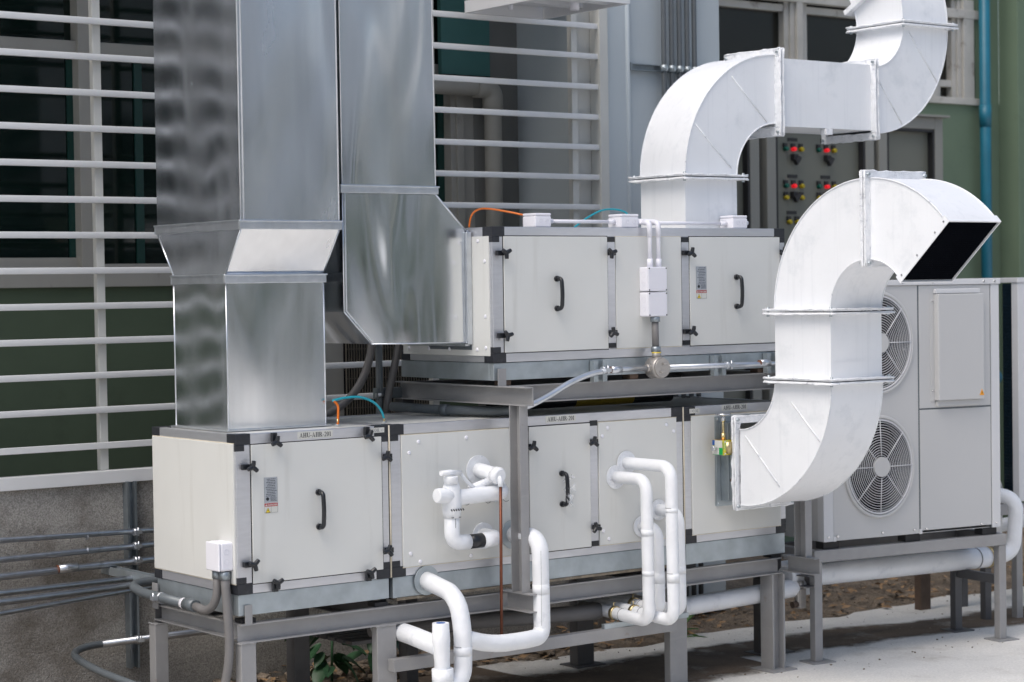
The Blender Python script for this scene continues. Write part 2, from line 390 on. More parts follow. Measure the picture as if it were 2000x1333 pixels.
for j in range(n_y+1):
    row = []
    for i in range(n_x+1):
        x = -6+22*i/n_x; y = .3+3.4*j/n_y
        z = G-.05+.05*mnoise.noise(Vector((x*2.2, y*2.2, 0)))+.03*mnoise.noise(Vector((x*8, y*8, 3)))+.075*max(0, y-1.3)
        if y < edge_y(x)-.05: z = G-.3
        row.append(bm.verts.new((x, y, z)))
    vv.append(row)
for j in range(n_y):
    for i in range(n_x): bm.faces.new((vv[j][i], vv[j][i+1], vv[j+1][i+1], vv[j+1][i])).smooth = True
tag(obj('soil', bm, 'soil'), kind='structure')
bm = BM()
def stone(bm, x, y, z, s):
    vs = bmesh.ops.create_icosphere(bm, subdivisions=1, radius=1)['verts']
    q = Matrix.Rotation(random.random()*6, 4, 'Z') @ Matrix.Rotation(random.uniform(-.4, .4), 4, 'X')
    sc = Vector((s*random.uniform(.7, 1.5), s*random.uniform(.6, 1.1), s*random.uniform(.3, .7)))
    for v in vs:
        k = random.uniform(.75, 1.15); v.co = (q @ Vector((v.co.x*sc.x*k, v.co.y*sc.y*k, v.co.z*sc.z*k)))+Vector((x, y, z))
for i in range(1900):
    x = random.uniform(.2, 8.5); y = random.uniform(0, 1)**1.4*1.1+edge_y(x)-.02
    stone(bm, x, y, G-.02+.05*max(0, y-1.2), random.choice((.004, .005, .006, .008, .01, .018)) if x > 3.5 else random.choice((.018, .03, .045, .06)))
for i in range(260):
    x = random.uniform(2.4, 8); stone(bm, x, random.uniform(-.35, edge_y(x)), G+.004, random.choice((.003, .004, .006, .009)))
tag(obj('rubble', bm, 'rock'), 'broken stones and rubble strewn over the soil behind the slab', 'rubble', kind='stuff')

bm = BM()
for i in range(520):
    x = random.uniform(1.0, 8.5); y = edge_y(x)+random.uniform(-.06, .9)**1; a = random.uniform(0, 6.28); L_ = random.uniform(.02, .06); W_ = L_*random.uniform(.3, .5); z = G+.0+.06*max(0, y-1.25)+random.uniform(.0, .03)
    c_, s_ = math.cos(a), math.sin(a)
    q = [(-L_, 0, 0), (0, -W_, random.uniform(0, .02)), (L_, 0, random.uniform(-.005, .02)), (0, W_, random.uniform(0, .02))]
    bm.faces.new([bm.verts.new((x+p[0]*c_-p[1]*s_, y+p[0]*s_+p[1]*c_, z+p[2])) for p in q])
tag(obj('leaf_litter', bm, 'litter'), 'dry brown leaves and scraps scattered along the soil edge', 'leaf litter', kind='stuff')
# ------------------------------------------------------------------ retaining wall, enclosure, building
wall = tag(obj('retaining_wall', BX(-9, 3.99, 1.9, 2.1, -1.0, .415), 'conc'), 'low rough grey concrete wall below the barred enclosure', 'wall')
tag(obj('terrace_floor', BX(-9, 4.2, 2.1, 2.9, .2, .4), 'conc'), kind='structure')
bt = thing('building_wall', 'green painted building wall with dark windows behind the horizontal bars', 'building', (0, 2.9, G))
obj('wall', BX(-9, 3.60, 2.9, 3.1, G, 1.545), 'olive', bt)
obj('wall', BX(-9, 3.60, 2.9, 3.1, 3.95, 5.2), 'green', bt)
obj('wall', BX(3.60, 5.02, 2.9, 3.1, G, 5.2), 'greyplaster', bt, )
tb = obj('wall_board', BX(3.30, 3.72, 2.86, 2.90, 3.00, 4.2), 'teal', bt); tb['label'] = 'teal board on the wall'
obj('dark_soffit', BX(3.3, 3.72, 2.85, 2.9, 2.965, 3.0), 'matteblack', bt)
# windows in the back wall
for k, (x0, x1) in enumerate(((-5.6, -2.3), (-2.23, .586), (.652, 3.40))):
    wd = obj('window', BX(x0, x1, 3.00, 3.03, 1.66, 3.95), 'glass', bt)
    for a in (x0+.01, x0+.47 if k < 2 else x0+.345, x1-.05, x1-1.2):
        obj('blind_strip', BX(a, a+.055, 2.985, 2.998, 1.66, 3.0), 'tealdark', wd)
    # sash rails
    obj('frame', BX(x0, x1, 2.94, 3.0, 1.63, 1.69), 'winframe', wd)
    obj('frame', BX(x0, x1, 2.93, 3.0, 2.985, 3.075), 'winframe', wd, .004)
    if k == 1:
        obj('sash', BX(x0, x1, 2.955, 2.985, 1.69, 1.73), 'winframe', wd)
for x0, x1 in ((-2.3, -2.23), (.575, .665), (3.40, 3.60)):
    obj('mullion', BX(x0, x1, 2.90, 3.02, 1.64, 3.95), 'winframe', bt, .004)
obj('mullion', BX(3.44, 3.50, 2.88, 2.90, 1.64, 3.95), 'winframe', bt, .003)
obj('sill', BX(-9, 3.6, 2.86, 3.0, 1.545, 1.63), 'winframe', bt, .004)
obj('upper_floor', BX(-9, 4.17, 1.98, 3.3, 3.96, 5.4), 'whitewall', bt)
# drain pipe with elbow
dp = thing('drain_pipe', 'thick cream pipe bending down the wall inside the enclosure', 'pipe', (3.68, 2.78, .42))
obj('pipe', tube(BM(), [(2.4, 2.78, 2.91), (3.68, 2.78, 2.91), (3.68, 2.78, .42)], .062, 20, R=.10), 'winframe', dp)
obj('coupling', tube(BM(), [(3.52, 2.78, 2.91), (3.68, 2.78, 2.91), (3.68, 2.78, 2.72)], .074, 20, R=.12), 'winframe', dp)

# outdoor unit behind the bars
u = thing('air_conditioner', 'old cream outdoor unit with dark slatted grille behind the bars', 'air conditioner', (2.3, 2.3, .4))
obj('casing', BX(1.93, 2.86, 2.32, 2.66, .44, 1.30), 'winframe', u, .01)
g = obj('grille', BX(2.11, 2.80, 2.305, 2.32, .50, 1.26), 'void', u)
bm = BM()
for i in range(34): box(bm, 2.115+i*.0202, 2.119+i*.0202, 2.292, 2.305, .5, 1.26)
for i in range(8): box(bm, 2.11, 2.80, 2.288, 2.292, .55+i*.095, .554+i*.095)
tag(obj('grille_bars', bm, mat('old_grille', (.16, .145, .12), .6), g), kind='stuff')

# fence
fe = thing('bar_fence', 'cream painted enclosure fence of long horizontal square bars on the wall', 'fence', (0, 1.9, .42))
bz = [.651, .856, 1.055, 1.253, 1.452, 1.654, 1.856, 2.058, 2.260, 2.463, 2.667, 2.871, 3.076, 3.28, 3.48]
b0 = None
for z in bz:
    bm = BM(); box(bm, -6.6, 3.92, 1.888, 1.914, z-.037-(z-.42), z-(z-.42))
    if b0 is None: b0 = obj('bar', bm, 'fencebar', fe, .003); b0.location.z = z-.42
    else: bm.free(); inst(b0, fe, (0, 0, z-.42), name='bar')
obj('bottom_rail', BX(-6.6, 3.95, 1.865, 1.945, .415, .488), 'fencebar', fe, .003)
for x in (-5.2, -3.9, -2.5, -1.1, .20, 1.38, 2.53, 3.705):
    obj('post', BX(x, x+.05, 1.918, 1.965, .489, 3.6), 'fence', fe, .003)
obj('post', BX(3.912, 3.985, 1.87, 1.975, .42, 3.7), 'fence', fe, .003)
obj('post', BX(3.80, 3.985, 1.98, 2.02, .42, 3.7), 'fence', fe)

# pale pilaster beside the fence
pl = thing('pilaster_wall', 'pale grey painted wall bay right of the barred enclosure', 'wall', (4.5, 1.9, G))
obj('wall', BX(3.99, 4.175, 1.90, 2.9, G, 5.2), 'whitewall', pl, .004)
obj('wall', BX(4.175, 5.072, 1.935, 2.9, G, 5.2), 'whitewall', pl, .004)
obj('edge_strip', tube(BM(), [(4.185, 1.91, G), (4.185, 1.91, 5.2)], .022, 10), 'whitewall', pl)
# strut and conduits on the pilaster
st = thing('strut_channel', 'horizontal galvanised strut on the pale wall crossing the vertical conduits', 'bracket', (4.6, 1.9, 3.0))
bm = BM(); box(bm, 4.20, 5.06, 1.925, 1.933, 2.985, 3.03); box(bm, 4.20, 5.06, 1.89, 1.925, 3.024, 3.03); box(bm, 4.20, 5.06, 1.89, 1.925, 2.985, 2.991); box(bm, 4.20, 4.215, 1.885, 1.933, 2.98, 3.035)
obj('channel', bm, 'galv2', st)
vc0 = None
for i, x in enumerate((4.488, 4.560, 4.632, 4.704, 4.772)):
    if vc0 is None:
        vc0 = thing('vertical_conduit', '', 'conduit', (x, 1.87, G))
        obj('pipe', cyl(BM(), (x, 1.87, G), (x, 1.87, 5.2), .0175, 14), 'vertconduit', vc0)
        bm = BM(); tube(bm, [(x, 1.87, 2.985), (x, 1.87, 3.03)], .024, 14); box(bm, x-.008, x+.008, 1.835, 1.86, 2.99, 3.025); cyl(bm, (x-.024, 1.85, 3.008), (x+.024, 1.85, 3.008), .006, 8)
        obj('clamp', bm, 'galv', vc0); o = vc0
    else: o = copy_tree(vc0); o.location.x = x
    o['group'] = 'vertical conduits on the pale wall'
    o['label'] = ('leftmost of the five', 'second from the left of the five', 'middle one of the five', 'fourth from the left of the five', 'rightmost of the five')[i]+' grey vertical conduits on the pale wall'

# ------------------------------------------------------------------ right hand green building
gb = thing('green_building', 'green painted wall with weathered windows behind the white ducts', 'building', (9, 3.6, G))
obj('wall', BX(5.0, 16, 3.6, 3.8, G, 3.13), 'green', gb)
obj('wall', BX(9.78, 10.10, 3.6, 3.8, 3.13, 5.4), 'green', gb)
obj('wall', BX(5.0, 9.78, 3.6, 3.8, 4.05, 5.4), 'green', gb)
obj('pilaster', BX(10.10, 10.42, 3.38, 3.599, G, 5.4), 'green', gb, .004)
obj('pilaster', BX(10.42, 16, 3.2, 3.599, G, 5.4), 'green', gb, .004)
for (x0, x1, dark) in ((5.6, 7.44, 1), (7.60, 9.12, 1), (9.28, 9.55, 1)):
    wdw = obj('window', BX(x0, x1, 3.70, 3.72, 3.16, 4.05), 'glassbrown', gb)
    obj('frame', BX(x0, x1, 3.64, 3.70, 3.80, 3.86), 'oldframe', wdw, .003)
    obj('frame', BX(x0, x1, 3.64, 3.70, 3.22 if x0 < 9.2 else 3.26, 3.28 if x0 < 9.2 else 3.32), 'oldframe', wdw, .003)
    obj('frame', BX(x1-.055, x1, 3.63, 3.70, 3.16, 4.05), 'oldframe', wdw, .003)
    obj('frame', BX(x0, x0+.055, 3.63, 3.70, 3.16, 4.05), 'oldframe', wdw, .003)
for x0, x1 in ((7.44, 7.60), (9.12, 9.28), (9.55, 9.78)):
    obj('mullion', BX(x0, x1, 3.61, 3.72, 3.13, 4.05), 'oldframe', gb, .004)
    obj('mullion', BX(x0+.05, x1-.04, 3.58, 3.61, 3.13, 4.05), 'oldframe', gb, .004)
obj('sill', BX(5.0, 9.80, 3.57, 3.64, 3.10, 3.16), 'oldframe', gb, .004)
obj('lintel', BX(5.0, 9.80, 3.575, 3.66, 3.88, 3.96), 'oldframe', gb, .004)
bp_ = thing('blue_water_pipe', 'tall blue pipe running up the green wall right of the white hood', 'pipe', (9.79, 3.5, G))
obj('pipe', cyl(BM(), (9.79, 3.5, G), (9.79, 3.5, 5.4), .050, 20), 'blue', bp_)
obj('coupling', cyl(BM(), (9.79, 3.5, 2.9), (9.79, 3.5, 3.1), .054, 20), 'blue', bp_)
tp = tag(obj('teal_pipe', tube(BM(), [(8.3, 2.9, .66), (9.2, 2.9, .66)], .06, 16), 'blue'), 'short horizontal teal pipe seen between the two condenser units', 'pipe')
vb = thing('valve_cluster', 'bright metal valve and stack of fittings between the two condenser units', 'valve', (7.3, 2.2, G))
obj('stem', cyl(BM(), (7.35, 2.2, G), (7.35, 2.2, .75), .035, 12), 'galv', vb)
obj('body', cyl(BM(), (7.35, 2.2, .55), (7.35, 2.2, .72), .06, 12), 'conduitbright', vb)

# control cabinets
Yc = 3.3
def cabinet(x0, x1, z1, label, knobs=False, hood=False):
    c = thing('control_cabinet', label, 'cabinet', ((x0+x1)/2, Yc, G), group='electrical cabinets against the green wall')
    obj('body', BX(x0, x1, Yc+.02, Yc+.3, .0, z1), 'cabinet', c)
    fr = .115
    d = obj('door', BX(x0+fr, x1-fr, Yc+.015, Yc+.019, .1, z1-fr), 'cabinetdoor', c)
    bm = BM()
    box(bm, x0, x0+fr-.012, Yc-.05, Yc+.02, 0, z1); box(bm, x1-fr+.012, x1, Yc-.05, Yc+.02, 0, z1)
    box(bm, x0+fr-.012, x1-fr+.012, Yc-.05, Yc+.02, z1-fr+.012, z1)
    obj('door_frame', bm, 'cabinet', c, .006)
    bm = BM()
    box(bm, x0+fr-.012, x0+fr+.012, Yc-.045, Yc+.016, .0, z1-fr); box(bm, x1-fr-.012, x1-fr+.012, Yc-.045, Yc+.016, 0, z1-fr)
    box(bm, x0+fr, x1-fr, Yc-.045, Yc+.016, z1-fr-.012, z1-fr+.012)
    obj('gap_strip', bm, 'matteblack', c)
    if hood: obj('rain_hood', prism(BM(), [(Yc-.09, z1), (Yc+.3, z1), (Yc+.3, z1+.05), (Yc-.09, z1+.02)], 'x', x0-.03, x1+.05), 'cabinet', c, .003)
    return c, d
cabinet(6.05, 6.715, 2.93, 'leftmost grey cabinet beside the window bay, mostly behind the white duct')
c2, d2 = cabinet(6.80, 8.06, 2.93, 'wide grey control cabinet with rows of red, yellow and green buttons')
cabinet(8.12, 8.93, 2.93, 'narrow grey cabinet with blank dark door and rain hood, right of the buttons', hood=True)
Yd = Yc+.015
sw = {}
def button(x, z, kind):
    key = kind
    if key not in sw:
        if kind == 'sel':
            bm = BM(); box(bm, -.028, .02, -.045, 0, -.005, .045); prism(bm, [(-.028, 0), (.0, -.045), (.022, -.02), (.045, .015), (.02, .03)], 'y', -.06, -.02)
            o = obj('selector_switch', bm, 'matteblack', d2, local=True)
        elif kind == 'lab':
            o = obj('name_plate', BX(-.055, .055, -.006, 0, -.014, .014), 'matteblack', d2, local=True)
        else:
            o = obj({'g': 'green_button', 'r': 'red_lamp', 'y': 'yellow_button'}[kind], tube(BM(), [(0, 0, 0), (0, -.03, 0), (0, -.04, 0)], lambda t: (.017 if kind == 'r' else .020) if t < .9 else .014, 14), {'g': 'lampgreen', 'r': 'lampred', 'y': 'lampyellow'}[kind], d2, local=True)
            h = obj('button_hood', BX(-.020, .020, -.016, 0, .012, .046), 'matteblack', o, local=True); sw[kind+'h'] = h
        sw[key] = o
    else:
        src = sw[key]; o = inst(src, d2, (0, 0, 0))
        if key+'h' in sw: inst(sw[key+'h'], o, (0, 0, 0))
    p = wpos(d2); o.location = Vector((x, Yd, z))-p
for cx in (0, .385):
    for xx, k in ((7.064, 'g'), (7.153, 'r'), (7.242, 'y')):
        button(xx+cx, 2.612, k); button(xx+cx, 2.308, k)
    button(7.160+cx, 2.525, 'sel'); button(7.150+cx, 2.215, 'sel')
    button(7.062+cx, 2.212, 'y'); button(7.242+cx, 2.212, 'y')
    button(7.153+cx, 2.69, 'lab'); button(7.148+cx, 2.388, 'lab')
button(7.135, 2.088, 'lab'); button(7.096, 2.011, 'y'); button(7.188, 2.011, 'y')

# wall tray at top
tr = thing('wall_unit_tray', 'white metal tray with flanged edges hanging above the fence at the top', 'bracket', (3.1, 1.4, 3.26))
bm = BM(); box(bm, 2.74, 3.38, 1.78, 1.80, 3.262, 3.34); box(bm, 3.36, 3.38, .94, 1.78, 3.262, 3.34); box(bm, 2.74, 2.76, .94, 1.78, 3.262, 3.34); box(bm, 2.74, 3.38, .92, .94, 3.262, 3.34)
obj('rim', bm, 'unitlight', tr, .002)
obj('casing', BX(2.78, 3.34, .96, 1.76, 3.335, 3.85), 'unit', tr, .01)
obj('cross_rail', BX(2.76, 3.36, 1.36, 1.44, 3.29, 3.33), 'unitlight', tr)
obj('cross_rail', BX(2.76, 3.36, 1.1, 1.14, 3.28, 3.33), 'unitlight', tr)
obj('drain_nipple', cyl(BM(), (2.93, 1.56, 3.27), (2.93, 1.56, 3.33), .014, 10), 'pvc', tr)
obj('drain_nipple', cyl(BM(), (3.2, 1.25, 3.25), (3.2, 1.25, 3.33), .03, 12), 'pvc', tr)

# ------------------------------------------------------------------ conduits along the retaining wall
ws = thing('wall_strut', 'vertical galvanised strut bolted to the concrete wall left of the units', 'bracket', (.36, 1.85, -.66))
bm = BM(); box(bm, .325, .385, 1.885, 1.899, -.66, .42); box(bm, .325, .337, 1.84, 1.885, -.66, .42); box(bm, .373, .385, 1.84, 1.885, -.66, .42)
obj('channel', bm, 'galv2', ws)
def clamp(parent, x, y, z, r, ax='x', mt='conduitbright'):
    bm = BM()
    if ax == 'x':
        tube(bm, [(x-.012, y, z), (x+.012, y, z)], r+.005, 14); box(bm, x-.02, x+.02, y-r-.03, y-r-.002, z-.008, z+.012); cyl(bm, (x, y-r-.022, z-.02), (x, y-r-.022, z+.028), .006, 8)
    elif ax == 'y':
        tube(bm, [(x, y-.012, z), (x, y+.012, z)], r+.005, 14); box(bm, x-r-.03, x-r-.002, y-.02, y+.02, z-.008, z+.014); cyl(bm, (x-r-.022, y, z-.02), (x-r-.022, y, z+.03), .006, 8)
    else:
        tube(bm, [(x, y, z-.012), (x, y, z+.012)], r+.005, 14)
    return obj('clamp', bm, mt, parent)
for i, (z0, z1, r, lb) in enumerate(((.148, .131, .0165, 'topmost thin steel conduit along the concrete wall'), (.046, .052, .018, 'second steel conduit from the top along the concrete wall'), (-.047, -.034, .021, 'thicker steel conduit with bright coupling along the concrete wall'))):
    c = thing('steel_conduit', lb, 'conduit', (0, 1.8, z0), group='steel conduits along the concrete wall')
    obj('pipe', tube(BM(), [(-4.5, 1.81, z0-(z1-z0)*5), (1.9, 1.81, z1+(z1-z0)*1.6)], r, 14), 'conduit', c)
    clamp(c, .355, 1.81, z1, r)
    if i == 2:
        obj('coupling', cyl(BM(), (-.125, 1.81, -.039), (-.01, 1.81, -.038), r+.005, 14), 'conduitbright', c)
        obj('red_ring', cyl(BM(), (-.132, 1.81, -.0395), (-.126, 1.81, -.0395), r+.0045, 14), 'rustring', c)
    else: obj('coupling', cyl(BM(), (.05, 1.81, z1-.001), (.056, 1.81, z1-.001), r+.002, 14), 'conduit', c)
for i, (y, z0, z1, r, lb) in enumerate(((1.52, -.095, -.088, .017, 'rear conduit of the pair resting on the strut rack'), (1.44, -.128, -.112, .02, 'front conduit of the pair resting on the strut rack'), (1.62, -.215, -.165, .014, 'thin conduit running just below the strut rack'))):
    c = thing('rack_conduit', lb, 'conduit', (0, y, z0), group='conduits on the strut rack')
    obj('pipe', tube(BM(), [(-4.5, y, z0-(z1-z0)*5), (.42 if i < 2 else .35, y, z1)], r, 14), 'conduit', c)
rk = thing('strut_rack', 'short horizontal strut arm reaching out from the concrete wall under conduits', 'bracket', (.15, 1.6, -.07))
bm = BM(); box(bm, .10, .155, 1.2, 1.9, -.13, -.118); box(bm, .10, .108, 1.2, 1.9, -.118, -.085); box(bm, .147, .155, 1.2, 1.9, -.118, -.085)
bmesh.ops.translate(bm, vec=(.08, 0, .03), verts=bm.verts)
obj('channel', bm, 'galv', rk)
cL = thing('looping_conduit', 'grey conduit bending out from the wall in a wide curve at lower left', 'conduit', (0, 1.8, -.5))
obj('pipe', tube(BM(), [(1.35, 1.81, -.49), (-.10, 1.81, -.49), (-.16, 1.35, -.53), (-.085, .3, -.60)], .021, 16, R=[.34, .2]), 'darkconduit', cL)
obj('pipe', tube(BM(), [(1.35, 1.81, -.4885), (.13, 1.81, -.4905)], .0215, 16), 'conduit', cL)
obj('coupling', cyl(BM(), (-.120, .86, -.562), (-.112, .74, -.569), .026, 16), 'darkconduit', cL)
clamp(cL, .355, 1.81, -.49, .021); clamp(cL, -.105, .60, -.577, .021, 'y')
sp = thing('strut_stub', 'short vertical strut piece standing beside the lower left leg', 'bracket', (.0, .55, -.7))
bm = BM(); box(bm, -.08, -.074, .40, .5, -.8, -.50); box(bm, -.08, -.03, .495, .5, -.8, -.50); box(bm, -.08, -.03, .40, .405, -.8, -.5)
obj('channel', bm, 'galv2', sp)

cS = thing('side_box_conduit', 'dark grey conduit curving round the corner up into the small white box', 'conduit', (-.06, .6, -.09))
obj('pipe', tube(BM(), [(.6, 1.12, -.045), (-.04, 1.12, -.06), (-.06, .9, -.082), (-.06, .43, -.086)], .0255, 16, R=[.16, .08]), 'darkconduit', cS)
obj('coupling', cyl(BM(), (-.06, .43, -.086), (-.06, .33, -.086), .032, 16), 'darkconduit', cS)
obj('white_ring', cyl(BM(), (-.06, .462, -.086), (-.06, .43, -.086), .029, 16), 'pvc', cS)
obj('flexible_tail', tube(BM(), [(-.06, .35, -.086), (-.06, .20, -.10), (-.05, .12, -.03), (-.045, .125, .10)], .022, 16, R=.1), 'flex', cS)
obj('gland', cyl(BM(), (-.045, .125, .075), (-.045, .125, .115), .027, 8), 'galv2', cS)
clamp(cS, -.06, .70, -.085, .0255, 'y')
cD = thing('drop_conduit', 'grey flexible conduit hanging straight down from the small white box', 'conduit', (-.045, .06, -.3))
obj('pipe', tube(BM(), [(-.04, .06, .11), (-.035, .05, -.05), (-.03, .035, -.28), (-.045, .06, -.45), (-.13, .15, -.8)], .023, 16, R=.09), 'flex', cD)
obj('gland', cyl(BM(), (-.04, .06, .075), (-.04, .06, .115), .029, 8), 'galv2', cD)
def jbox(name, label, x0, x1, y0, y1, z0, z1, knock='front', screws=False, group=None):
    b = thing(name, label, 'junction box', ((x0+x1)/2, (y0+y1)/2, z0), group=group)
    obj('casing', BX(x0, x1, y0+.012, y1, z0, z1), 'pvc', b, .008)
    obj('lid', BX(x0+.001, x1-.001, y0, y0+.0115, z0+.001, z1-.001), 'pvcshade', b, .005)
    return b
def knockout(b, c, ax, r):
    bm = BM(); c = Vector(c); a = Vector(ax)
    t1 = a.orthogonal().normalized(); t2 = a.cross(t1)
    pts = [c+(math.cos(k*PI/9)*t1+math.sin(k*PI/9)*t2)*r for k in range(19)]
    tube(bm, pts, .0011, 5, caps=False); obj('knockout_ring', bm, 'pvcshade', b)
b = thing('junction_box', 'small white box on the left end panel above two grey conduits', 'junction box', (-.04, .1, .115), group='white junction boxes')
obj('casing', BX(-.075, -.001, .03, .165, .118, .262), 'pvc', b, .012)
obj('lid', BX(-.088, -.0755, .031, .164, .119, .261), 'pvc', b, .006)
for z in (.165, .215): knockout(b, (-.045, .029, z), (0, -1, 0), .014)

# ------------------------------------------------------------------ air handling units
def ahu(name, label, y0, y1, z0, z1, mods, rails):
    root = thing(name, label, 'air handling unit', (mods[0][0], y0, z0))
    cb0 = None
    for (x0, x1), (lw, rw) in zip(mods, rails):
        # core box (insulated body)
        obj('body', BX(x0+.012, x1-.012, y0+.012, y1-.012, z0+.012, z1-.006), 'cream', root)
        R_ = .052
        for z in (z0, z1-R_):
            for y in (y0, y1-.05): obj('frame_rail', BX(x0+.04, x1-.04, y, y+.05, z, z+R_), 'frame', root, .003)
            for x in (x0, x1-.045): obj('frame_rail', BX(x, x+.045, y0+.0505, y1-.0505, z, z+R_), 'frame', root, .003)
        for xa, xb in ((x0, x0+lw), (x1-rw, x1)):
            for y in (y0, y1-.05): obj('frame_rail', BX(xa, xb, y, y+.05, z0+.0525, z1-.0525), 'frame', root, .003)
        for x, sx in ((x0, 1), (x1, -1)):
            for z, sz in ((z0, 1), (z1, -1)):
                for y, sy in ((y0, 1), (y1, -1)):
                    bm = BM()
                    e = .0015
                    box(bm, x-e*sx, x+.085*sx, y-e*sy, y+.055*sy, z-e*sz, z+.052*sz)
                    box(bm, x-e*sx, x+.05*sx, y-e*sy, y+.055*sy, z+.0521*sz, z+.084*sz)
                    box(bm, x-e*sx, x+.049*sx, y+.0551*sy, y+.085*sy, z-e*sz, z+.052*sz)
                    obj('corner_block', bm, 'cornerblack', root, .002)
    return root
def panel(root, x0, x1, z0, z1, y, screws=True, t=.008, m='cream'):
    p = obj('panel', BX(x0, x1, y-t, y+.006, z0, z1), m, root, .002)
    e = .0035
    bm = BM(); yy0, yy1 = y-t-.0004, y-t+.004
    bm.free()
    for za, zb in ((z0-e, z0-.0005), (z1+.0005, z1+e)): obj('edge_seal', BX(x0-e, x1+e, yy0+.002, yy1+.006, za, zb), 'seal', p)
    if screws:
        s0 = None
        for (x, z) in screws:
            if s0 is None: s0 = obj('screw_cap', tube(BM(), [(x, y-t, z), (x, y-t-.003, z), (x, y-t-.006, z)], lambda q: .011 if q < .8 else .006, 12), 'pvc', p); sx, szz = x, z
            else: inst(s0, p, (x-sx, 0, z-szz))
    return p
K = {}
def knob(root, x, y, z, side, turn):
    """black quarter-turn clamp: a block on the frame, a lobed knob over the door edge; side: L R T B"""
    bm = BM(); box(bm, -.028, .012, -.018, 0, -.012, .012)
    cyl(bm, (.012, -.018, 0), (.012, -.03, 0), .010, 10)
    for a in (0, 120, 240):
        ca, sa = math.cos(math.radians(a+turn)), math.sin(math.radians(a+turn))
        tube(bm, [(.012, -.033, 0), (.012+ca*.016, -.036, sa*.016), (.012+ca*.028, -.036, sa*.028)], lambda t: .0115-.002*t, 8)
    bmesh.ops.scale(bm, vec=(1.15, 1.15, 1.15), verts=bm.verts)
    rz = {'L': 0, 'R': PI, 'T': -PI/2, 'B': PI/2}[side]
    bmesh.ops.rotate(bm, cent=(0, 0, 0), matrix=Matrix.Rotation(-rz if side in 'TB' else rz, 3, 'Y'), verts=bm.verts)
    bmesh.ops.translate(bm, vec=(x, y, z), verts=bm.verts)
    return obj('latch', bm, 'black', root, .002)
def door(root, x0, x1, z0, z1, y, hx=None, hz=(.30, .48)):
    d = obj('door', BX(x0, x1, y-.006, y+.006, z0, z1), 'cream', root, .0025)
    bm = BM(); box(bm, x0-.005, x1+.005, y-.0008, y+.002, z1+.0005, z1+.005); box(bm, x0-.005, x1+.005, y-.0008, y+.002, z0-.005, z0-.0005); box(bm, x0-.005, x0-.0005, y-.0008, y+.002, z0, z1); box(bm, x1+.0005, x1+.005, y-.0008, y+.002, z0, z1)
    obj('gap_shadow_line', bm, 'matteblack', d).name = 'gap_strip'  # black strip drawn as the shadow in the gap round the door
    if hx is not None:
        a, b_ = hz
        bm = BM(); tube(bm, [(hx, y-.006, b_), (hx, y-.055, b_+.002), (hx, y-.062, (a+b_)/2), (hx, y-.055, a-.002), (hx, y-.006, a)], .0115, 12, R=[.022, .03, .022])
        disc(bm, (hx, y-.006, b_), (0, -1, 0), .016, .014, 14); disc(bm, (hx, y-.006, a), (0, -1, 0), .016, .014, 14)
        obj('handle', bm, 'black', d)
    return d
def sticker(root, x0, x1, z0, z1, zmid, y):
    s = obj('nameplate', BX(x0, x1, y-.0015, y, zmid+.004, z1), 'nameplate', root)
    bm = BM(); n = 11; zt = z1-.009; zb = zmid+.037; w_ = x1-x0
    for i in range(n):
        z = zt-(zt-zb)*i/(n-1); a = x0+w_*random.uniform(.1, .28); 
        while a < x0+w_*.82:
            b2 = min(a+w_*random.uniform(.05, .17), x1-w_*.06); box(bm, a, b2, y-.0022, y-.0016, z-.0014, z+.0014); a = b2+w_*.025
    for i in range(4):
        z = zmid+.03-i*.006; box(bm, x0+w_*.45, x1-w_*.05*random.uniform(1, 3), y-.0022, y-.0016, z-.001, z+.001)
    tag(obj('fine_print', bm, 'ink', s), kind='stuff')
    obj('maker_mark', disc(BM(), (x0+w_*.24, y-.0016, zmid+.022), (0, -1, 0), .009, .0008, 14), 'ink', s)
    d = obj('danger_label', BX(x0, x1, y-.0015, y, z0, zmid), 'paper', root)
    obj('red_band', BX(x0, x1, y-.0022, y-.0016, zmid-.016, zmid), 'red', d)
    sans(d, 'DANGER', x0+w_*.24, x1-w_*.03, zmid-.0125, .0085, y-.0026, 'paper')
    def tri(cx, cz, s_, yy, m):
        obj('warning_triangle', prism(BM(), [(cx-s_, cz-s_*.8), (cx+s_, cz-s_*.8), (cx, cz+s_)], 'y', yy-.0005, yy), m, d)
    tri(x0+w_*.13, zmid-.0085, .006, y-.0023, 'paper')
    tri(x0+w_*.26, z0+.0125, .0145, y-.0017, 'ink'); tri(x0+w_*.26, z0+.0125, .012, y-.0024, 'yellow')
    obj('lightning_mark', prism(BM(), [(x0+w_*.25, z0+.006), (x0+w_*.31, z0+.013), (x0+w_*.26, z0+.013), (x0+w_*.28, z0+.019), (x0+w_*.21, z0+.011), (x0+w_*.265, z0+.011)], 'y', y-.0031, y-.0029), 'ink', d)
    obj('divider_line', BX(x0+w_*.5, x0+w_*.515, y-.0022, y-.0016, z0, zmid-.016), 'inkfaint', d)
    bm = BM(); t = .0012
    box(bm, x0, x1, y-.0021, y-.0015, z0, z0+t); box(bm, x0, x0+t, y-.0021, y-.0015, z0, z1); box(bm, x1-t, x1, y-.0021, y-.0015, z0, z1)
    obj('border_line', bm, 'inkfaint', d)
def tagplate(root, txt, x0, x1, zc, h, y, faint=False, ang=0):
    p = obj('tag_label', BX(x0, x1, y-.0015, y, zc-h/2, zc+h/2), 'paper', root)
    text_label(p, txt, x0+(x1-x0)*.05, x1-(x1-x0)*.05, zc, h*.66, y-.0022, 'inkfaint' if faint else 'ink')

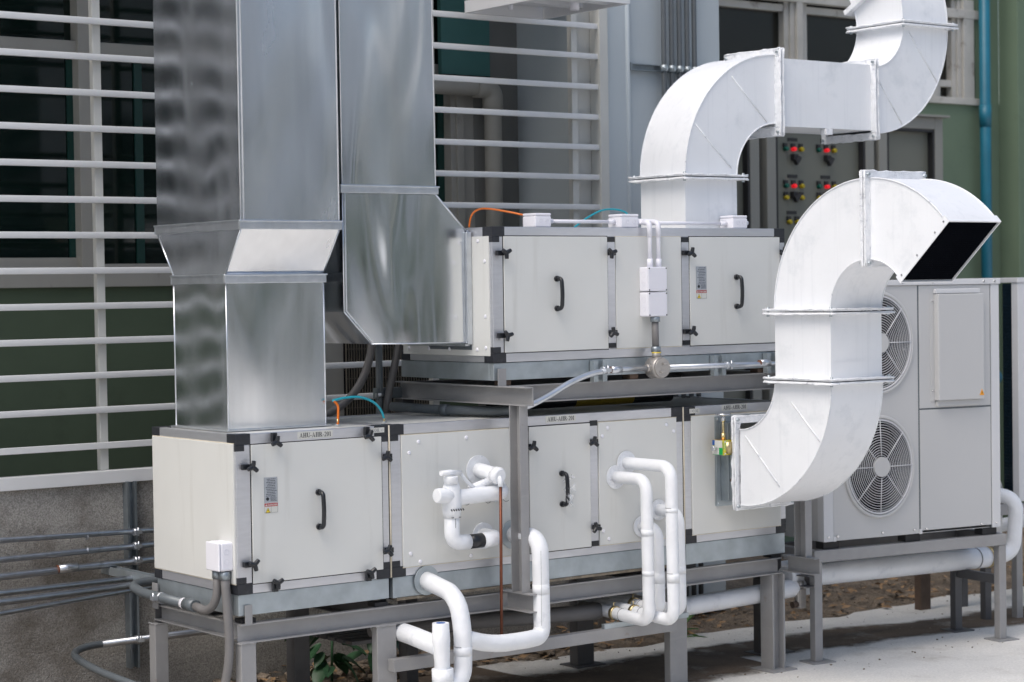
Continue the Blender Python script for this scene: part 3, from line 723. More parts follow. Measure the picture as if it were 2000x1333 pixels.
# lower unit
H = .795
A = ahu('air_handling_unit', 'long lower cream air handling unit of three modules on the grey stand', 0, .885, 0, H, [(0, .904), (.919, 2.95), (2.966, 3.775)], [(.082, .042), (.065, .051), (.049, .046)])
obj('panel', BX(-.008, .004, .012, .872, .052, .748), 'cream', A, .002)
bm = BM(); box(bm, -.004, .004, .010, .875, .0475, .0515); box(bm, -.004, .004, .010, .875, .7485, .752); obj('edge_seal', bm, 'seal', A)
for x0, x1 in ((.9045, .9185), (2.9505, 2.9655)):
    obj('joint_gasket', BX(x0, x1, .004, .88, 0, H-.003), 'matteblack', A)
    obj('joint_sealant', tube(BM(), [((x0+x1)/2, .001, .0), ((x0+x1)/2+.002, 0, .4), ((x0+x1)/2, .001, H)], .0045, 8), 'seal', A)
d1 = door(A, .086, .860, .048, .740, 0, .47, (.303, .478))
for x, z, s, t in ((.060, .633, 'L', 80), (.060, .148, 'L', 45), (.214, .763, 'T', 50), (.206, .030, 'B', 60), (.766, .763, 'T', 40), (.762, .03, 'B', 70), (.884, .635, 'R', 20), (.884, .146, 'R', 10)):
    knob(A, x, -.002, z, s, t)
sticker(d1, .155, .231, .395, .573, .443, -.0062)
tagplate(A, 'AHU-AIIR-201', .358, .566, .7715, .036, -.0004)
tagplate(A, 'COIL >>', .800, .879, .774, .026, -.004, True)
W2 = panel(A, .985, 1.800, .046, .738, 0, [(1.03, .645), (1.09, .70), (1.03, .115), (1.09, .068), (1.40, .705), (1.42, .07)])
d3 = door(A, 1.826, 2.256, .045, .738, 0, 2.047, (.300, .470))
obj('mid_post', BX(1.802, 1.823, -.001, .03, .052, .742), 'frame', A); obj('mid_post', BX(2.259, 2.312, -.001, .03, .052, .742), 'frame', A)
for z in (.045, .722): obj('hinge_block', BX(2.259, 2.311, -.0035, .03, z, z+.03), 'black', A)
for z in (.045, .716): obj('hinge_block', BX(1.798, 1.824, -.0035, .03, z, z+.03), 'black', A)
for x, z, s, t in ((1.815, .633, 'L', 80), (2.270, .634, 'R', 20), (2.278, .153, 'R', 45)): knob(A, x, -.002, z, s, t)
tagplate(A, 'AHU-AIIR-201', 1.947, 2.158, .7735, .036, -.0004)
W4 = panel(A, 2.316, 2.898, .046, .738, 0, [(2.34, .66), (2.38, .705), (2.34, .125), (2.38, .078), (2.82, .70), (2.875, .66)])
W5 = panel(A, 3.016, 3.728, .046, .738, 0, [])
tagplate(A, 'AHU-AIIR-201', 3.262, 3.466, .776, .036, -.0004)
tagplate(A, '>>COIL', 3.003, 3.080, .769, .026, -.004, True)
# handle wrap
bm = BM()
random.seed(3)
for (cx, cz, n) in ((2.048, .43, 12), (2.05, .345, 18)):
    for i in range(n):
        a = Vector((cx+random.uniform(-.015, .025), -.058+random.uniform(-.015, .015), cz+random.uniform(-.04, .035)))
        q = [a, a+Vector((random.uniform(-.03, .04), random.uniform(-.02, .02), random.uniform(-.03, .03))), a+Vector((random.uniform(-.01, .04), random.uniform(-.02, .02), random.uniform(-.05, .0)))]
        bm.faces.new([bm.verts.new(v) for v in q])
obj('handle_wrap', bm, 'plasticwrap', d3)
# base rails
for x0, x1, zb in ((0, .904, -.108), (.919, 2.95, -.112), (2.966, 3.775, -.125)):
    obj('base_rail', BX(x0+.006, x1-.004, .006, .05, zb, -.002), 'galv', A, .003)
    obj('base_rail', BX(x0+.006, x0+.04, .0501, .87, zb, -.002), 'galv', A, .003)
    obj('base_rail', BX(x1-.04, x1-.004, .0501, .87, zb, -.002), 'galv', A, .003)
obj('base_board', BX(.95, 2.90, .0, .08, -.126, -.113), 'wood', A)
obj('base_board', BX(.93, 1.9, .07, .11, -.124, -.114), 'matteblack', A)
for x in (.06, .85, 1.9, 2.85, 3.0, 3.7): obj('rubber_pad', BX(x-.03, x+.05, .02, .09, -.148, -.127), 'matteblack', A)

# upper unit
UX0, UX1 = 1.597, 3.79
Z0, Z1 = 1.098, 1.833
Uu = ahu('air_handling_unit', 'upper cream air handling unit with two handled doors under the white duct', 0, .885, Z0, Z1, [(UX0, UX1)], [(.072, .044)])
obj('panel', BX(UX0-.006, UX0+.004, .025, .862, Z0+.035, Z1-.05), 'cream', Uu, .002)
s0 = None
for y, z in ((.06, .08), (.06, .25), (.06, .55), (.12, .66), (.14, .07), (.40, .07), (.6, .07), (.8, .07)):
    obj('screw_cap', tube(BM(), [(UX0-.006, y, Z0+z), (UX0-.009, y, Z0+z), (UX0-.012, y, Z0+z)], lambda q: .011 if q < .8 else .006, 12), 'pvc', Uu)
da = door(Uu, 1.672, 2.400, Z0+.052, Z1-.052, 0, 2.03, (1.384, 1.548))
db = door(Uu, 3.020, 3.745, Z0+.052, Z1-.052, 0, 3.382, (1.372, 1.545))
panel(Uu, 2.462, 2.955, Z0+.052, Z1-.052, 0, [], .004)
for x0, x1 in ((2.404, 2.458), (2.960, 3.016)):
    obj('mid_post', BX(x0, x1, -.001, .03, Z0+.053, Z1-.053), 'frame', Uu)
    for z in (Z0+.056, Z1-.082): obj('hinge_block', BX(x0, x1-.002, -.0045, .03, z, z+.028), 'black', Uu)
for x, z, s, t in ((1.65, 1.690, 'L', 30), (1.652, 1.244, 'L', 15), (2.418, 1.689, 'R', 200), (2.422, 1.241, 'R', 160), (2.992, 1.688, 'L', 80), (2.995, 1.233, 'L', 80), (3.76, 1.692, 'R', 20)):
    knob(Uu, x, -.002, z, s, t)
sticker(db, 3.066, 3.146, 1.423, 1.610, 1.471, -.0062)
obj('base_rail', BX(UX0+.004, 3.79, .006, .05, 1.0, Z0-.003), 'galv', Uu, .003)
obj('base_rail', BX(UX0+.004, UX0+.05, .0501, .90, 1.0, Z0-.003), 'galv', Uu, .003)
for x in (1.69, 2.6, 3.6): obj('rubber_pad', BX(x-.03, x+.03, .012, .08, .972, .999), 'rust', Uu)

# ------------------------------------------------------------------ steel stand
S = thing('steel_stand', 'grey painted steel frame carrying both air handling units', 'stand', (0, 0, G))
t = .006
def chan_x(x0, x1, y, z0, z1, dep=.045, op=-1, mt='steelpaint', name='beam'):
    bm = BM()
    box(bm, x0, x1, y+dep-t, y+dep, z0+t, z1-t) if op < 0 else box(bm, x0, x1, y, y+t, z0+t, z1-t)
    box(bm, x0, x1, y, y+dep, z1-t, z1); box(bm, x0, x1, y, y+dep, z0, z0+t)
    return obj(name, bm, mt, S)
def chan_y(y0, y1, x, z0, z1, dep=.05, op=-1, mt='steelpaint', name='beam'):
    bm = BM()
    box(bm, x+dep-t, x+dep, y0, y1, z0+t, z1-t) if op < 0 else box(bm, x, x+t, y0, y1, z0+t, z1-t)
    box(bm, x, x+dep, y0, y1, z1-t, z1); box(bm, x, x+dep, y0, y1, z0, z0+t)
    return obj(name, bm, mt, S)
ZB0, ZB1 = -.246, -.150
chan_x(.012, 3.735, -.005, ZB0, ZB1)
chan_y(.046, .93, .012, ZB0+.012, ZB1)
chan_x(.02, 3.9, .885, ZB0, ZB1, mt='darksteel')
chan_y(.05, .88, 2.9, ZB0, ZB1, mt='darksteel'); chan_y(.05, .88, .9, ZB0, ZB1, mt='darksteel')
obj('corner_clip', BX(.036, .076, -.006, -.001, -.156, -.055), 'steelpaint', S)
obj('corner_clip', BX(1.612, 1.665, -.02, -.014, .97, 1.065), 'steelpaint', S)
obj('corner_clip', BX(-.01, -.004, .84, .90, -.165, -.03), 'steelpaint', S)
def leg(x0, x1, y0, y1, z1, mt='steelpaint', plate=True):
    l = obj('leg', BX(x0, x1, y0, y1, G+.008, z1), mt, S, .004)
    for pp in (((x0-.002, y0-.002, z1), (x1+.002, y0-.002, z1)), ((x0-.002, y0-.002, z1), (x0-.002, y1, z1))):
        obj('weld_bead', tube(BM(), [Vector(pp[0]).lerp(Vector(pp[1]), k/8)+Vector((0, 0, random.uniform(-.002, .002))) for k in range(9)], .0045, 6, wob=.4), mt, l)
    if plate: obj('foot_plate', BX(x0-.04, x1+.05, y0-.05, y1+.05, G, G+.008), mt, l)
leg(.012, .098, .0, .06, ZB0-.001); leg(-.018, .06, .86, .93, ZB0-.001); leg(.815, .935, -.004, .05, ZB0-.001)
leg(2.832, 2.965, -.004, .05, ZB0-.001)
for (x0, y0, mt) in ((3.640, -.02, 'steelpaint'),):
    bm = BM(); box(bm, x0, x0+.105, y0, y0+.012, G+.008, ZB0-.001); box(bm, x0, x0+.105, y0+.09, y0+.102, G+.008, ZB0-.001); box(bm, x0+.046, x0+.058, y0+.012, y0+.09, G+.008, ZB0-.001)
    bmesh.ops.rotate(bm, cent=(x0+.05, y0+.05, 0), matrix=Matrix.Rotation(PI/2, 3, 'Z'), verts=bm.verts)
    l = obj('leg', bm, mt, S); obj('foot_plate', BX(x0-.05, x0+.15, y0-.05, y0+.15, G, G+.01), mt, l)
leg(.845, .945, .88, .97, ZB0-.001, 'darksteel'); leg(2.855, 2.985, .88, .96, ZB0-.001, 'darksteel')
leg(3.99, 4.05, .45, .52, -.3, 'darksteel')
chan_y(.02, .5, 3.98, -.36, -.29, .07, mt='darksteel'); 
# projecting stubs and posts for the upper level
for xs_ in (1.612, 3.735):
    chan_y(-.272, -.006, xs_, -.232, -.132, .055, name='stub_beam')
    bm = BM(); box(bm, xs_+.001, xs_+.054, -.205, -.199, -.131, .870); box(bm, xs_+.001, xs_+.054, -.116, -.110, -.131, .870); box(bm, xs_+.048, xs_+.054, -.199, -.116, -.131, .870)
    obj('post', bm, 'steelpaint', S)
    chan_y(-.258, 1.0, xs_, .871, .971, .055, name='cross_beam')
chan_x(1.668, 3.734, -.005, .871, .969)
chan_x(1.668, 3.9, .90, .871, .969, mt='darksteel')
obj('post', BX(1.62, 1.70, .92, 1.0, G, .870), 'darksteel', S)
for x0, x1 in ((2.266, 2.362), (3.175, 3.268), (3.601, 3.705)):
    bm = BM(); box(bm, x0, x0+.008, -.035, .0, .969, 1.088); box(bm, x1-.008, x1, -.035, .0, .969, 1.088); box(bm, x0+.008, x1-.008, -.006, .0, .969, 1.088); box(bm, x0+.008, x0+.03, -.035, -.03, .969, 1.088); box(bm, x1-.03, x1-.008, -.035, -.03, .969, 1.088)
    obj('upright_clip', bm, 'galv', S)
obj('low_rail', BX(.878, 2.832, -.062, -.006, -.486, -.420), 'steelpaint', S, .003)
obj('low_rail', BX(2.30, 2.93, -.055, -.03, -.4195, -.392), 'galv', S)
leg(.90, .955, .1, .15, -.42, 'steelpaint')
obj('bracket_arm', BX(3.80, 3.96, .0, .05, -.17, -.155), 'steelpaint', S)
bm = BM(); 
for i in range(5): box(bm, .95, 1.9, .45+i*.09, .52+i*.09, -.42, -.40)
tag(obj('loose_channels', bm, 'darksteel'), 'dark metal channels stored flat beneath the lower unit', 'channels')

# ------------------------------------------------------------------ bare metal ducts
def loft(bm, rings, cap=False):
    R_ = [[bm.verts.new(p) for p in r] for r in rings]
    for a, b in zip(R_, R_[1:]):
        for k in range(4): bm.faces.new((a[k], a[(k+1) % 4], b[(k+1) % 4], b[k]))
    if cap: bm.faces.new(R_[0][::-1]); bm.faces.new(R_[-1])
    return bm
def rect(x0, x1, y0, y1, z): return [(x0, y0, z), (x1, y0, z), (x1, y1, z), (x0, y1, z)]
def band(bm, x0, x1, y0, y1, z0, z1, e=.012, t_=.004):
    for (a, b_) in ((z0, z1),):
        box(bm, x0-e, x1+e, y0-e, y0-t_*0-.0005, a, b_); box(bm, x0-e, x1+e, y1+.0005, y1+e, a, b_); box(bm, x0-e, x0-.0005, y0, y1, a, b_); box(bm, x1+.0005, x1+e, y0, y1, a, b_)
    zm = (z0+z1)/2
    box(bm, x0-e-.005, x1+e+.005, y0-e-.005, y0-e-.0001, z1-.009, z1); box(bm, x0-e-.005, x0-e-.0001, y0-e, y1+e, z1-.009, z1)
D1 = thing('metal_duct', 'bare silver duct with flared upper section standing on the left module', 'duct', (.4, .5, H), group='bare silver ducts')
DX0, DX1 = .11, .690
obj('lower_section', loft(BM(), [rect(DX0, DX1, .262, .822, H+.001), rect(DX0, DX1, .262, .822, 1.545)]), 'silver', D1)
obj('transition', loft(BM(), [rect(DX0, DX1, .262, .822, 1.592), rect(DX0, DX1, .100, .995, 1.815)]), 'silver3', D1)
obj('upper_section', loft(BM(), [rect(DX0, DX1, .100, .995, 1.862), rect(DX0+.0, DX1, .105, .995, 4.6)]), 'silver3', D1)
bm = BM(); band(bm, DX0, DX1, .262, .822, 1.545, 1.592); obj('joint_band', bm, 'silverband', D1, .003)
bm = BM(); band(bm, DX0, DX1, .100, .995, 1.815, 1.862); obj('joint_band', bm, 'silverband', D1, .003)
bm = BM()
for (a, b_) in (((DX0, .262, 1.592), (DX0, .100, 1.815)), ((DX1, .262, 1.592), (DX1, .100, 1.815)), ((DX0, .100, 1.862), (DX0, .105, 4.6)), ((DX0+.018, .099, 1.862), (DX0+.018, .104, 4.6)), ((DX1, .100, 1.862), (DX1, .105, 4.6)), ((DX0, .822, H), (DX0, .822, 1.545)), ((DX0, .262, H), (DX0, .262, 1.545)), ((DX1, .262, H), (DX1, .262, 1.545)), ((DX0, .822, 1.592), (DX0, .995, 1.815)), ((DX0, .262, 1.594), (DX1, .262, 1.594))):
    strands('folded_seam', D1, 'silverband', [[a, b_]], .0042)
obj('base_flange', BX(DX0-.02, DX1+.02, .24, .845, H-.0015, H+.006), 'silverband', D1)
D2 = thing('metal_duct', 'bare silver duct with angled elbow feeding the end of the upper unit', 'duct', (1.2, .5, 1.2), group='bare silver ducts')
P2 = [(.775, 2.01), (.775, 1.388), (.941, 1.215), (1.585, 1.205), (1.585, 1.800), (1.372, 2.01)]
bm = BM(); prism(bm, P2, 'y', .20, .77)
obj('elbow', bm, 'silver2', D2)
obj('upper_section', loft(BM(), [rect(.775, 1.372, .20, .77, 2.055), rect(.775, 1.352, .20, .77, 4.6)]), 'silver', D2)
bm = BM(); band(bm, .775, 1.372, .20, .77, 2.012, 2.055); obj('joint_band', bm, 'silverband', D2, .003)
for i in range(5):
    a, b_ = P2[i], P2[i+1]
    strands('folded_seam', D2, 'silverband', [[(a[0], .198, a[1]), (b_[0], .198, b_[1])]], .004)
strands('folded_seam', D2, 'silverband', [[(.790, .197, 2.01), (.790, .197, 1.393), (.952, .197, 1.224)], [(.775, .2, 2.055), (.775, .2, 4.6)], [(1.372, .2, 2.055), (1.352, .2, 4.6)]], .0032)
bm = BM(); box(bm, 1.556, 1.589, .175, .199, 1.195, 1.81); box(bm, 1.556, 1.589, .77, .79, 1.195, 1.81); box(bm, 1.556, 1.589, .2, .77, 1.8005, 1.82); box(bm, 1.556, 1.589, .2, .77, 1.185, 1.204)
obj('end_flange', bm, 'silverband', D2, .004)
obj('sealant_smear', BX(1.588, 1.5905, .19, .60, 1.165, 1.196), 'darkconduit', D2)

# ------------------------------------------------------------------ white ducts
def elbow(parent, plane, cu, cv, ri, ro, a0, a1, w0, w1, n=26, m='white', seams=()):
    """quarter bend. plane 'xz' (cheeks at y=w0,w1) or 'yz' (cheeks at x=w0,w1); angles in degrees about (cu,cv)"""
    def P(r, a, w_):
        u_, v_ = cu+r*math.cos(a), cv+r*math.sin(a)
        return (u_, w_, v_) if plane == 'xz' else (w_, u_, v_)
    an = [math.radians(a0+(a1-a0)*k/n) for k in range(n+1)]
    for w_ in (w0, w1):
        bm = BM()
        A_ = [bm.verts.new(P(ri, a, w_)) for a in an]; B_ = [bm.verts.new(P(ro, a, w_)) for a in an]
        for k in range(n): bm.faces.new((A_[k], A_[k+1], B_[k+1], B_[k]))
        obj('cheek', bm, m, parent)
    for r_, nm in ((ri, 'throat'), (ro, 'heel')):
        bm = BM()
        A_ = [bm.verts.new(P(r_, a, w0)) for a in an]; B_ = [bm.verts.new(P(r_, a, w1)) for a in an]
        for k in range(n): bm.faces.new((A_[k], A_[k+1], B_[k+1], B_[k])).smooth = True
        obj(nm, bm, m, parent)
    ps = []
    for w_ in (w0, w1):
        s = -1 if w_ == w0 else 1
        for r_ in (ri, ro): ps.append([P(r_, a, w_+s*.002) for a in an])
    for (ua, va, ub, vb) in seams:
        q = [(ua, w0-.002, va), (ub, w0-.002, vb)] if plane == 'xz' else [(w0-.002, ua, va), (w0-.002, ub, vb)]
        ps.append(q)
    strands('folded_seam', parent, 'flange', ps, .0045)
def flange_rect(parent, axis, pos, a0, a1, b0, b1, e=.032, th=.03, m='flange', open_=.0):
    """rectangular collar round a duct; axis = duct direction"""
    bm = BM()
    def bx_(p0, p1, q0, q1, s0, s1):
        if axis == 'z': box(bm, q0, q1, s0, s1, p0, p1)
        elif axis == 'x': box(bm, p0, p1, q0, q1, s0, s1)
        else: box(bm, q0, q1, p0, p1, s0, s1)
    for (p0, p1) in ((pos-th/2, pos-.003), (pos+.003, pos+th/2)):
        bx_(p0, p1, a0-e, a1+e, b0-e, b0-.0005); bx_(p0, p1, a0-e, a1+e, b1+.0005, b1+e)
        bx_(p0, p1, a0-e, a0-.0005, b0, b1); bx_(p0, p1, a1+.0005, a1+e, b0, b1)
    f = obj('joint_flange', bm, m, parent, .003)
    if m == 'flange':
        def Q(u_, v_, k_): return {'z': (u_, v_, pos+k_), 'x': (pos+k_, u_, v_), 'y': (u_, pos+k_, v_)}[axis]
        for k_ in (-th*.42, th*.42):
            for (u0, v0, u1, v1) in ((a0-e, b0-e, a1+e, b0-e), (a0-e, b0-e, a0-e, b1+e), (a0-.002, b0-.002, a1+.002, b0-.002), (a0-.002, b0-.002, a0-.002, b1+.002), (a0-e, b1+e, a1+e, b1+e)):
                n_ = 14; pp = [Vector(Q(u0+(u1-u0)*i/n_, v0+(v1-v0)*i/n_, k_))+Vector([random.uniform(-.003, .003) for _ in range(3)]) for i in range(n_+1)]
                obj('sealant_bead', tube(BM(), pp, .0052, 7, wob=.35), m, f)
    for q in (a0-e*.55, a1+e*.55):
        for s in (b0-e*.55, b1+e*.55):
            p_ = {'z': ((q, s, pos-th*.9), (q, s, pos+th*.9)), 'x': ((pos-th*.9, q, s), (pos+th*.9, q, s)), 'y': ((q, pos-th*.9, s), (q, pos+th*.9, s))}[axis]
            obj('flange_bolt', cyl(BM(), p_[0], p_[1], .009, 6), 'galv', f)
    return f
WD = thing('white_duct', 'white painted duct rising from the upper unit and bending up behind', 'duct', (3.3, .3, Z1), group='white painted ducts')
y0, y1 = .15, .55
obj('riser', loft(BM(), [rect(3.13, 3.545, y0, y1, Z1), rect(3.13, 3.545, y0, y1, 2.14)]), 'white', WD)
flange_rect(WD, 'z', 2.142, 3.13, 3.545, y0, y1, .05)
elbow(WD, 'xz', 3.875, 2.15, .33, .745, 180, 90, y0, y1, seams=((3.215, 2.453, 3.500, 2.20), (3.514, 2.748, 3.80, 2.486)))
flange_rect(WD, 'x', 3.885, y0, y1, 2.455, 2.885, .05)
obj('straight', prism(BM(), [(y0, 2.465), (y1, 2.465), (y1, 2.880), (y0, 2.880)], 'x', 3.90, 4.72), 'white', WD)
flange_rect(WD, 'x', 4.73, y0, y1, 2.45, 2.875, .04)
elbow(WD, 'xz', 4.735, 3.155, .285, .705, 270, 360, y0, y1, seams=((4.771, 2.807, 5.000, 2.515), (5.075, 3.110, 5.336, 2.80)))
flange_rect(WD, 'z', 3.163, 5.02, 5.44, y0, y1, .05)
elbow(WD, 'yz', .80, 3.18, .25, .65, 180, 152, 5.02, 5.44, 10)
bm = BM(); ca, sa = math.cos(math.radians(150)), math.sin(math.radians(150)); tv = Vector((0, .5, .866))
R1 = [Vector((x_, .80+r_*ca, 3.18+r_*sa)) for x_, r_ in ((5.02, .25), (5.44, .25), (5.44, .65), (5.02, .65))]
loft(bm, [R1, [p+tv*2.2 for p in R1]]); obj('rising_section', bm, 'white', WD)
bm = BM(); 
for (ra, rb) in ((.20, .70),):
    a = math.radians(151); ca, sa = math.cos(a), math.sin(a)
    for xx0, xx1 in ((4.975, 5.018), (5.442, 5.485)):
        v = [( .80+r_*ca+s*(-sa)*.016, 3.18+r_*sa+s*ca*.016) for r_, s in ((ra, 1), (rb, 1), (rb, -1), (ra, -1))]
        prism(bm, v, 'x', xx0, xx1)
    for r0_, r1_ in ((.20, .248), (.652, .70)):
        v = [(.80+r_*ca+s*(-sa)*.016, 3.18+r_*sa+s*ca*.016) for r_, s in ((r0_, 1), (r1_, 1), (r1_, -1), (r0_, -1))]
        prism(bm, v, 'x', 5.0185, 5.4415)
obj('joint_flange', bm, 'flange', WD)
# small rod sealant under the straight
obj('hanger_lug', BX(4.30, 4.36, .14, .19, 2.425, 2.463), 'flange', WD, .004)

HD = thing('white_hood_duct', 'white painted duct swan-necking up to an open dark mouth in front', 'duct', (3.4, -.5, .22), group='white painted ducts')
x0, x1 = 3.215, 3.620
elbow(HD, 'yz', -.205, .955, .295, .735, 270, 180, x0, x1, seams=((-.628, .834, -.848, .623), (-.249, .626, -.526, .351)))
flange_rect(HD, 'z', .957, x0, x1, -.94, -.50, .048)
obj('straight', loft(BM(), [rect(x0, x1, -.938, -.502, .966), rect(x0, x1, -.938, -.502, 1.334)]), 'white', HD)
obj('stiffener_crease', BX(x0, x1, -.9405, -.938, 1.07, 1.076), 'white', HD)
flange_rect(HD, 'z', 1.343, x0, x1, -.94, -.50, .048)
elbow(HD, 'yz', -1.215, 1.350, .277, .713, 0, 90, x0, x1)
flange_rect(HD, 'y', -1.223, x0, x1, 1.627, 2.063, .038, .04)
elbow(HD, 'yz', -1.232, 1.350, .277, .713, 90, 137, x0, x1, 16)
a = math.radians(137); ca, sa = math.cos(a), math.sin(a)
def HP(r_, s): return (-1.232+r_*ca-s*sa, 1.350+r_*sa+s*ca)
bm = BM()
for xx0, xx1 in ((x0-.004, x0+.002), (x1-.002, x1+.004)): prism(bm, [HP(.262, 0), HP(.728, 0), HP(.728, .045), HP(.262, .045)], 'x', xx0, xx1)
prism(bm, [HP(.262, 0), HP(.270, 0), HP(.270, .045), HP(.262, .045)], 'x', x0+.003, x1-.003); prism(bm, [HP(.720, 0), HP(.728, 0), HP(.728, .045), HP(.720, .045)], 'x', x0+.003, x1-.003)
obj('mouth_rim', bm, 'white', HD)
obj('mouth_shade', prism(BM(), [HP(.275, .03), HP(.715, .03), HP(.715, .033), HP(.275, .033)], 'x', x0+.003, x1-.003), 'void', HD)  # black plate standing in for the shade inside the duct
bm = BM()
for i in range(26):
    q = x0+.01+i*(x1-x0-.02)/25; p0 = HP(.275, .036); p1 = HP(.715, .036); tube(bm, [(q, p0[0], p0[1]), (q, p1[0], p1[1])], .0011, 4)
for i in range(28):
    p = HP(.28+i*.016, .036); tube(bm, [(x0+.005, p[0], p[1]), (x1-.005, p[0], p[1])], .0011, 4)
tag(obj('insect_mesh', bm, 'void', HD), kind='stuff')
for q in (.3, .45, .62, .70):
    p = HP(q, .022); obj('rivet', disc(BM(), (x0-.004, p[0], p[1]), (-1, 0, 0), .006, .003, 8), 'chrome', HD)

# damper between unit and hood duct
DM = thing('damper_box', 'galvanised damper collar with coloured gear operator behind the white hood duct', 'damper', (3.4, -.1, .45))
bm = BM(); box(bm, 3.225, 3.228, -.165, -.012, .235, .695); box(bm, 3.61, 3.613, -.165, -.012, .235, .695); box(bm, 3.228, 3.61, -.165, -.012, .235, .238); box(bm, 3.228, 3.61, -.165, -.012, .692, .695)
obj('sleeve', bm, 'galv2', DM)
flange_rect(DM, 'y', -.018, 3.225, 3.613, .235, .695, .034, .014, 'galv')
flange_rect(DM, 'y', -.180, 3.225, 3.613, .235, .695, .04, .03, 'flange')
obj('inner_blade', BX(3.218, 3.224, -.10, -.095, .24, .69), 'galv', DM)
obj('bolt_head', disc(BM(), (3.224, -.12, .36), (-1, 0, 0), .010, .006, 8), 'rust', DM)
gx = 3.125
rain = D.materials.new('rainbow_zinc'); rain.use_nodes = True
N = rain.node_tree.nodes; L = rain.node_tree.links; b = N['Principled BSDF']; b.inputs['Metallic'].default_value = .8; b.inputs['Roughness'].default_value = .25
tc = N.new('ShaderNodeTexCoord'); nz = N.new('ShaderNodeTexNoise'); nz.inputs['Scale'].default_value = 9; nz.inputs['Detail'].default_value = 1; L.new(tc.outputs['Object'], nz.inputs['Vector'])
cr = N.new('ShaderNodeValToRGB'); L.new(nz.outputs['Fac'], cr.inputs[0])
cr.color_ramp.elements[0].position = .32; cr.color_ramp.elements[0].color = (.75, .30, .40, 1); cr.color_ramp.elements[1].position = .68; cr.color_ramp.elements[1].color = (.25, .60, .35, 1)
e = cr.color_ramp.elements.new(.45); e.color = (.85, .50, .12, 1); e = cr.color_ramp.elements.new(.56); e.color = (.75, .68, .10, 1)
L.new(cr.outputs[0], b.inputs['Base Color']); M['rainbow'] = rain
gb_ = obj('gear_box', BX(gx, gx+.090, -.155, -.065, .512, .600), 'rainbow', DM, .003)
obj('front_plate', BX(gx+.006, gx+.088, -.158, -.1555, .516, .596), 'rainbow', gb_, .001)
obj('drum', tube(BM(), [(gx+.045, -.150, .522), (gx+.045, -.150, .590)], .026, 16), 'brass', gb_)
for xx in (gx+.012, gx+.082):
    for zz in (.522, .590): obj('screw', disc(BM(), (xx, -.158, zz), (0, -1, 0), .005, .003, 8), 'chrome', gb_)
obj('blue_patch', BX(gx-.0012, gx-.0002, -.085, -.066, .568, .598), 'bluep', gb_); obj('white_patch', BX(gx-.0012, gx-.0002, -.148, -.0855, .556, .598), 'paper', gb_)
obj('green_patch', BX(gx-.0012, gx-.0002, -.152, -.122, .516, .5555), 'greenp', gb_); obj('white_patch', BX(gx-.0012, gx-.0002, -.1215, -.066, .516, .5555), 'paper', gb_)
obj('lock_knob', tube(BM(), [(gx-.001, -.10, .552), (gx-.02, -.10, .552), (gx-.034, -.10, .552)], lambda q: .007 if q < .3 else .014, 12), 'chrome', gb_)
obj('stem', cyl(BM(), (gx+.045, -.11, .60), (gx+.045, -.11, .735), .008, 12), 'brass', DM)
obj('stem_collar', cyl(BM(), (gx+.045, -.11, .60), (gx+.045, -.11, .638), .014, 12), 'brass', DM)
obj('stem_collar', cyl(BM(), (gx+.045, -.11, .705), (gx+.045, -.11, .740), .014, 12), 'chrome', DM)
obj('handwheel', tube(BM(), [(gx+.045, -.11, .738), (gx+.045, -.11, .744), (gx+.045, -.11, .752)], lambda q: .012 if q < .3 else .046, 24), 'chrome', DM)

# ------------------------------------------------------------------ junction boxes and pvc on the upper unit
for lb, X0_, X1_ in (('white box on top of the upper unit nearest the silver duct', 1.912, 2.025), ('middle white box on top of the upper unit with the pipe elbows', 2.527, 2.66), ('white box on top of the upper unit at its right end', 3.39, 3.51)):
    b = thing('junction_box', lb, 'junction box', (X0_, .2, Z1), group='white junction boxes')
    obj('casing', BX(X0_, X1_, .022, .14, Z1+.001, Z1+.062), 'pvc', b, .008)
    obj('lid', BX(X0_+.001, X1_-.001, .023, .139, Z1+.0625, Z1+.078), 'pvc', b, .005)
    for q in (.35, .72): knockout(b, (X0_+(X1_-X0_)*q, .021, Z1+.035), (0, -1, 0), .011)
    obj('gland', cyl(BM(), (X1_, .08, Z1+.035), (X1_+.05, .08, Z1+.035), .014, 12), 'pvc', b)
PV = thing('white_pvc_pipe', 'thin white pipe linking the boxes along the top of the upper unit', 'pipe', (2.7, .21, Z1+.03))
obj('pipe', tube(BM(), [(2.025, .08, Z1+.035), (2.527, .08, Z1+.035)], .0105, 12), 'pvc', PV)
obj('pipe', tube(BM(), [(2.66, .08, Z1+.030), (3.39, .08, Z1+.030)], .0105, 12), 'pvc', PV)
obj('coupling', cyl(BM(), (2.48, .08, Z1+.035), (2.527, .08, Z1+.035), .014, 12), 'pvc', PV)
obj('coupling', cyl(BM(), (3.34, .08, Z1+.030), (3.39, .08, Z1+.030), .014, 12), 'pvc', PV)
for i, (xa, lb) in enumerate(((2.683, 'left of the two white pipes dropping over the unit edge to the boxes'), (2.748, 'right of the two white pipes dropping over the unit edge to the boxes'))):
    p = thing('drop_pipe', lb, 'pipe', (xa, -.045, 1.6), group='white drop pipes')
    obj('pipe', tube(BM(), [(2.66, .05+.03*i, Z1+.03+.012*i), (xa, .02, Z1+.03+.008*i), (xa, -.042, Z1+.03), (xa, -.042, 1.61)], .0125, 12, R=.03), 'pvc', p)
    obj('elbow', tube(BM(), [(xa, .01, Z1+.03), (xa, -.042, Z1+.03), (xa, -.042, Z1-.055)], .0155, 12, R=.035), 'pvc', p)
    obj('socket', cyl(BM(), (xa, -.042, 1.608), (xa, -.042, 1.655), .017, 12), 'pvc', p)
